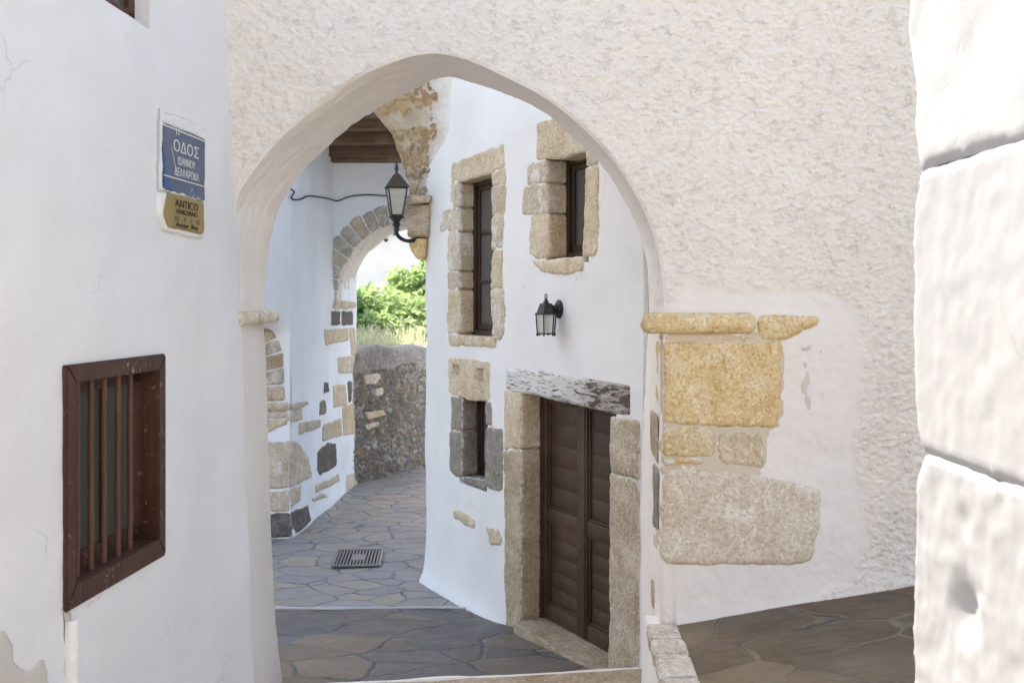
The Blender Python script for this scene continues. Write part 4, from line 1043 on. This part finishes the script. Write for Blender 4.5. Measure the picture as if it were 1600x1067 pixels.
# drain grate
gz = -.03; cx_, cy_ = (560-800)/1600*11.6, 11.6
gr = thing('drain_grate', 'rectangular steel drain grate set in the passage paving', 'drain grate', loc=(cx_, cy_, gz)); gr.rotation_euler.z = .07
b = B(); W_, D_ = .27, .38
b.bx(-W_, -W_+.03, -D_, D_, 0, .02); b.bx(W_-.03, W_, -D_, D_, 0, .02); b.bx(-W_+.03, W_-.03, -D_, -D_+.04, 0, .02); b.bx(-W_+.03, W_-.03, D_-.04, D_, 0, .02)
b.build('rim', GRATE, gr)
b = B(); nb = 13
for i in range(nb):
    x = -W_+.05+(2*W_-.1)*i/(nb-1)
    if 5 <= i <= 7: b.bx(x-.009, x+.009, -D_+.04, -.13, 0, .016, .002); b.bx(x-.009, x+.009, .13, D_-.04, 0, .016, .002)
    else: b.bx(x-.009, x+.009, -D_+.04, D_-.04, 0, .016, .002)
b.bx(-.08, .08, -.13, .13, 0, .017, .003)
b.build('bars', GRATE, gr)
B().bx(-W_+.01, W_-.01, -D_+.01, D_-.01, -.01, .004, 0).build('pit', DRAINSHADE, gr)  # thin black plate, its colour stands for the shade below the bars

# ================================================================== RUBBLE WALL
rw = thing('rubble_wall', 'low grey rubble stone garden wall with cement coping beyond the far arch', 'wall', RW)
zt = lambda a: H-.80+.035*a+.06*math.sin(a*1.9+.5)+.03*math.sin(a*5)
as_ = np.linspace(-1.6, 6, 420); cs = np.linspace(-.1, 1, 130)
A, Cc = np.meshgrid(as_, cs); top = np.array([zt(a) for a in as_]); Zz = Cc*top[None,:]
P = np.c_[A.ravel(), Zz.ravel(), np.zeros(A.size)]
F1, ed, cid = cells(P[:,0]*7+fbm(P, 7, 3, 2)*.9, P[:,1]*9.5+fbm(P, 7, 3, 5)*.9, 8)
cop = np.clip((P[:,1]-(np.tile(top, len(cs))-.38-.05*np.sin(P[:,0]*4)))/.03, 0, 1)
b_ = -(ed.clip(0, .5)*.11)*(1-cop)-cop*.05-fbm(P, 3, 4, 3)*.03-fbm(P, 22, 3, 33)*.022+np.clip((P[:,1]-np.tile(top, len(cs))+.08)/.08, 0, 1)**2*.08
n = len(as_); v = np.c_[P[:,0], b_, P[:,1]]
f = [(j*n+i, j*n+i+1, (j+1)*n+i+1, (j+1)*n+i) for j in range(len(cs)-1) for i in range(n-1)]
keepf = f
cop_f = [q for q in f if cop[q[0]] > .5]; rub_f = [q for q in f if cop[q[0]] <= .5]
mesh('masonry', v, rub_f, RUBBLE, rw, attrs={'cell': (cid % 991)/991., 'edge': ed})
k0 = len(v); tv = np.array([(a, .45, zt(a)-.02) for a in as_]); base_i = (len(cs)-1)*n
cv_ = np.vstack([v, tv]); cop_f += [(base_i+i, base_i+i+1, k0+i+1, k0+i) for i in range(n-1)]
tv2 = np.array([(a, .45, -.1) for a in as_]); cv_ = np.vstack([cv_, tv2]); cop_f += [(k0+i, k0+i+1, k0+n+i+1, k0+n+i) for i in range(n-1)]
mesh('coping', cv_, cop_f, COPING, rw)
for px, m in (([(565,585),(588,583),(591,590),(583,600),(566,600)], PALE), ([(582,608),(594,605),(594,616),(584,620)], PALE), ([(567,644),(595,640),(597,648),(570,656)], CREAM), ([(566,664),(586,658),(590,664),(568,672)], PALE)):
    stone('stone_block', rw, RW.poly(px), m, proud=.07, thick=.1, h=.03)
gdn = [(RW.at(-3, .4, 0)[0], RW.at(-3, .4, 0)[1]), RW.at(14, .4, 0)[:2], (-30, 60), (-60, 30), (-30, 14)]
tag(mesh('garden_ground', [(x, y, 1.25) for x, y in gdn], [tuple(range(5))], GROUND, smooth=False), kind='structure')

# ================================================================== VEGETATION
def leafmat(name, c, c2):
    m = M(name); r = m.attr('tone'); col = m.mix(r, c, c2)
    m.b.inputs["Subsurface Weight"].default_value = 0
    m.fin(col, .5, .4)
    tr = m.t.nodes.new("ShaderNodeBsdfTranslucent"); m.L(m.mix(.35, col, (.35,.5,.15)), tr.inputs[0])
    mx = m.t.nodes.new("ShaderNodeMixShader"); mx.inputs[0].default_value = .5
    m.L(m.b.outputs[0], mx.inputs[1]); m.L(tr.outputs[0], mx.inputs[2]); m.L(mx.outputs[0], m.t.nodes["Material Output"].inputs[0]); return m.m
LEAF = leafmat('broad_green_leaf', (.09,.22,.06), (.48,.60,.34)); LEAF2 = leafmat('pale_green_leaf', (.22,.34,.12), (.62,.66,.48))
DRY = leafmat('dry_stalk', (.42,.44,.27), (.80,.77,.68)); BARK = flat('bark', (.16,.13,.10), .9, .1, bump=.8, var=.3)
def leaves(cs_, size, seed):
    rs_ = np.random.RandomState(seed); v, f, tone = [], [], []
    prof = [(0, 0), (.25, .32), (.6, .36), (1, 0), (.6, -.36), (.25, -.32)]
    for c, o, tn in cs_:
        d = rs_.normal(size=3)*.6+o; d[2] -= .35; d /= np.linalg.norm(d); up = rs_.normal(size=3)*.5+np.array((0, 0, 1.))
        s_ = np.cross(d, up); s_ /= np.linalg.norm(s_)+1e-9; nn = np.cross(s_, d); L_ = size*rs_.uniform(.6, 1.3); k = len(v)
        for a, b in prof: v.append(c+d*a*L_+s_*b*L_+nn*(abs(b)*.35-a*a*.25)*L_)
        f += [(k, k+1, k+2, k+3), (k, k+3, k+4, k+5)]; tone += [tn]*6
    return v, f, tone
def tree(name, label, loc, rad, n_cl, n_lf, size, m, seed, trunk_h, lr_=.38):
    t = thing(name, label, 'tree', loc=loc, group=None); rs_ = np.random.RandomState(seed); cs_ = []
    b = B(); top = np.array((0, 0, trunk_h)); b.tube([(0, 0, -1.2), (.05, 0, trunk_h*.4), (0, .05, trunk_h)], [.16, .13, .09], 10)
    for k in range(n_cl):
        d = rs_.normal(size=3); d /= np.linalg.norm(d); r_ = rs_.uniform(.45, 1)**.6
        c = np.array((0, 0, trunk_h))+d*np.array(rad)*r_; cr = rs_.uniform(.6, 1.25)*lr_; tn0 = rs_.uniform(0, 1)
        if k % 3 == 0:
            mid_ = (top+c)/2+rs_.normal(size=3)*.12; b.tube([tuple(top*.8), tuple(mid_), tuple(c)], [.05, .03, .012], 6)
        for _ in range(n_lf):
            o = rs_.normal(size=3); o /= np.linalg.norm(o); q_ = c+o*cr*rs_.uniform(.35, 1)*np.array((1, 1, .7))
            cs_.append((q_, o, min(1, max(0, tn0*.6+rs_.uniform(0, .4)))))
    b.build('trunk', BARK, t, smooth=60)
    v, f, tone = leaves(cs_, size, seed+1); mesh('crown', v, f, m, t, smooth=False, attrs={'tone': tone}); return t
tree('garden_tree', 'bright green leafy tree seen through the far arch just behind the rubble wall', (-2.85, 21.5, 1.25), (1.7, 1.2, .72), 95, 100, .14, LEAF, 3, 1.1)
tree('garden_tree', 'taller green treetop rising on the right behind the rubble wall', (-1.9, 24.5, 1.25), (.85, 1.2, 1.25), 70, 90, .15, LEAF, 8, 1.45)
tree('garden_shrub', 'pale green loose shrub low against the coping of the rubble wall', (-1.75, 20.2, 1.2), (.8, .6, .45), 30, 70, .09, LEAF2, 12, .85, .26)
tree('garden_shrub', 'rounder green shrub low on the left behind the rubble wall', (-2.75, 20.0, 1.2), (.7, .6, .5), 34, 70, .10, LEAF, 15, .9, .26)
rs_ = np.random.RandomState(6); v, f, tone = [], [], []
for k in range(2600):
    ba = rs_.uniform(-.6, 3.6); bb2 = rs_.uniform(.55, 1.6); x, y, _ = RW.at(ba, bb2, 0); hgt = rs_.uniform(.6, 1.32)*(1-.03*ba); le = rs_.normal(size=2)*.22
    p0 = np.array((x, y, 1.25)); p1 = p0+np.array((le[0]*.4, le[1]*.4, hgt*.6)); p2 = p0+np.array((le[0], le[1], hgt)); wd = np.array((.007, .003, 0)); k0 = len(v)
    v += [p0-wd, p0+wd, p1+wd, p1-wd, p2]; f += [(k0, k0+1, k0+2, k0+3), (k0+3, k0+2, k0+4)]; tn = rs_.rand(); tone += [tn]*5
    for q_ in range(3):
        c = p1+(p2-p1)*rs_.rand(); e = rs_.normal(size=3)*.035; k1 = len(v); v += [c, c+e, c+e*.5+rs_.normal(size=3)*.02]; f.append((k1, k1+1, k1+2)); tone += [rs_.rand()]*3
tag(mesh('dry_grass', v, f, DRY, smooth=False, attrs={'tone': tone}), 'tall dry straw coloured grass behind the rubble wall coping', 'grass', kind='stuff')

gh = thing('sun_blocker', 'unseen tall white block added to shade the path through the far arch', 'house', loc=(-5.6, 20.3, 0))  # unseen block, added to keep a sun patch off the path
b = B(); b.bx(-2.4, 2.4, -.7, .7, 0, 11.2, .02); b.build('wall', WHITE, gh); b = B(); b.bx(-2.45, 2.45, -.75, .75, 11.202, 11.3, .01); b.build('roof', COPING, gh)
# far white house with a lantern
WH = Frame((-6.3, 32), (1, .35)); wh = thing('distant_house', 'sunlit plain white house beyond the garden trees', 'house', WH)
b = B(); b.bx(0, 4.9, 0, 6, 0, 9.0, .02); b.bx(4.9, 9.5, .5, 6, 0, 7.4, .02); b.build('wall', BRIGHTW, wh)
b = B(); b.bx(-.05, 4.95, -.05, 6.05, 9.002, 9.12, .01); b.bx(4.96, 9.55, .45, 6.05, 7.402, 7.5, .01); b.build('roof', COPING, wh)
b = B(); b.bx(1.1, 1.9, -.03, .02, 4.6, 5.9, .01); wn = b.build('window', FRAMEW, wh); B().bx(1.2, 1.8, -.036, -.031, 4.7, 5.8, 0).build('pane', PANE, wn)
fy = 30.6; p = lift((605, 366), fy)
wlx = WH.hit(605, 366)[0]
fl = thing('distant_lantern', 'tiny dark lantern on a bracket high on the distant white house', 'lantern', loc=WH.at(wlx, 0, WH.hit(605, 366)[1]))
b = B(); b.tube([(.2, 0, .15), (.12, -.15, .32), (-.0, -.32, .24), (0, -.32, .16)], .03, 6); b.tube([(.22, 0, -.05), (.2, -.1, .15), (.1, -.3, .26)], .025, 6); b.build('bracket', IRON, fl)
b = B(); b.lathe([(.02, .2), (.15, .1), (.16, .07)], (0, -.32, 0), flatn=4); b.lathe([(.07, -.18), (.08, -.21), (.02, -.27)], (0, -.32, 0), flatn=4); b.build('roof', IRON, fl)
b = B(); b.lathe([(.05, -.18), (.1, .08)], (0, -.32, 0), flatn=4); b.build('pane', LAMPG2, fl)

# houses across the street, behind the viewer
oh = thing('opposite_house', 'cream plastered house across the street behind the viewer', 'house', loc=(0, -7.5, 0))
b = B(); b.bx(-7, 9, -3, 0, 0, H+4.5, .02); b.build('wall', plaster('cream_plaster', (.80,.70,.58)), oh)
b = B(); b.bx(-7.05, 9.05, -3.05, .05, H+4.502, H+4.62, .01); b.build('roof', COPING, oh)
# ================================================================== NEAR BLOCK WALL on the right
nw = thing('block_wall', 'sunlit limewashed stone block wall close by on the right edge', 'wall', NW)
def nearblock(name, c0_, c1_, left, m, lab, disp=None, rough=.012, seedh=.02):
    poly = left+[(6.5, c1_), (6.5, c0_)]
    poly = [(a, c) for a, c in left]+[(4.0, left[-1][1]), (4.0, left[0][1])]
    o = stone(name, nw, poly, m, proud=.0, thick=.55, r=.010, amp=.004, rough=rough, h=seedh, rnd=.03, disp=disp, chip=.0); return o
def NL(u, v_): a, c = NW.hit(u, v_); return (a-.0, c)
z1, z2 = H-.428, H+.375
def edge(u, c): # silhouette u at near edge: x fixed 1.17 -> a
    Yy = 1.17*1600/(u-800); return (3.0-Yy, c)
def pits(V):
    r = np.zeros(len(V))
    for u, v_, ru, rv, dep in ((1506, 950, 25, 56, .031), (1507, 815, 14, 28, .012)):
        a, c = NW.hit(u, v_); a2, _ = NW.hit(u+ru, v_); _, c2 = NW.hit(u, v_-rv)
        d = np.sqrt(((V[:,0]-a)/abs(a2-a))**2+((V[:,1]-c)/abs(c2-c))**2); r += dep*np.clip(1.25-d, 0, 1)**1.5
    P = np.c_[V, V[:,0]*0]; return r-.005*np.abs(fbm(P, 14, 3, 61))
lower = [edge(1424, -.0+.3), edge(1425, H-1.1), edge(1428, H-.75), edge(1432, H-.5), edge(1441, z1-.001)]
midl = [edge(1441, z1+.001), edge(1431, z1+.06), edge(1426, H-.2), edge(1425, H+.2), edge(1432, z2-.05), edge(1436, z2-.001)]
upl = [edge(1434, z2+.001), edge(1430, z2+.08), edge(1427, H+.5), edge(1431, H+.58), edge(1422, H+.7), edge(1417, H+.8), edge(1420, H+.9), edge(1412, H+1.2), edge(1416, H+2.4)]
nearblock('stone_block', 0, z1, lower, SUNST2, '', pits, .003)
nearblock('stone_block', z1, z2, midl, SUNST2, '', lambda V: -.014*np.abs(fbm(np.c_[V, V[:,0]*0], 12, 3, 67))*.2, .002)
nearblock('plastered_top', z2, H+2.4, upl, SUNPL, '', lambda V: lump(V, 3, .010, 66), .002, .03)
v_, f_ = [], []
b = B(); b.bx(.05, 4.0, .045, .5, .3, H+2.3, 0); b.build('mortar_core', SUNST2, nw)
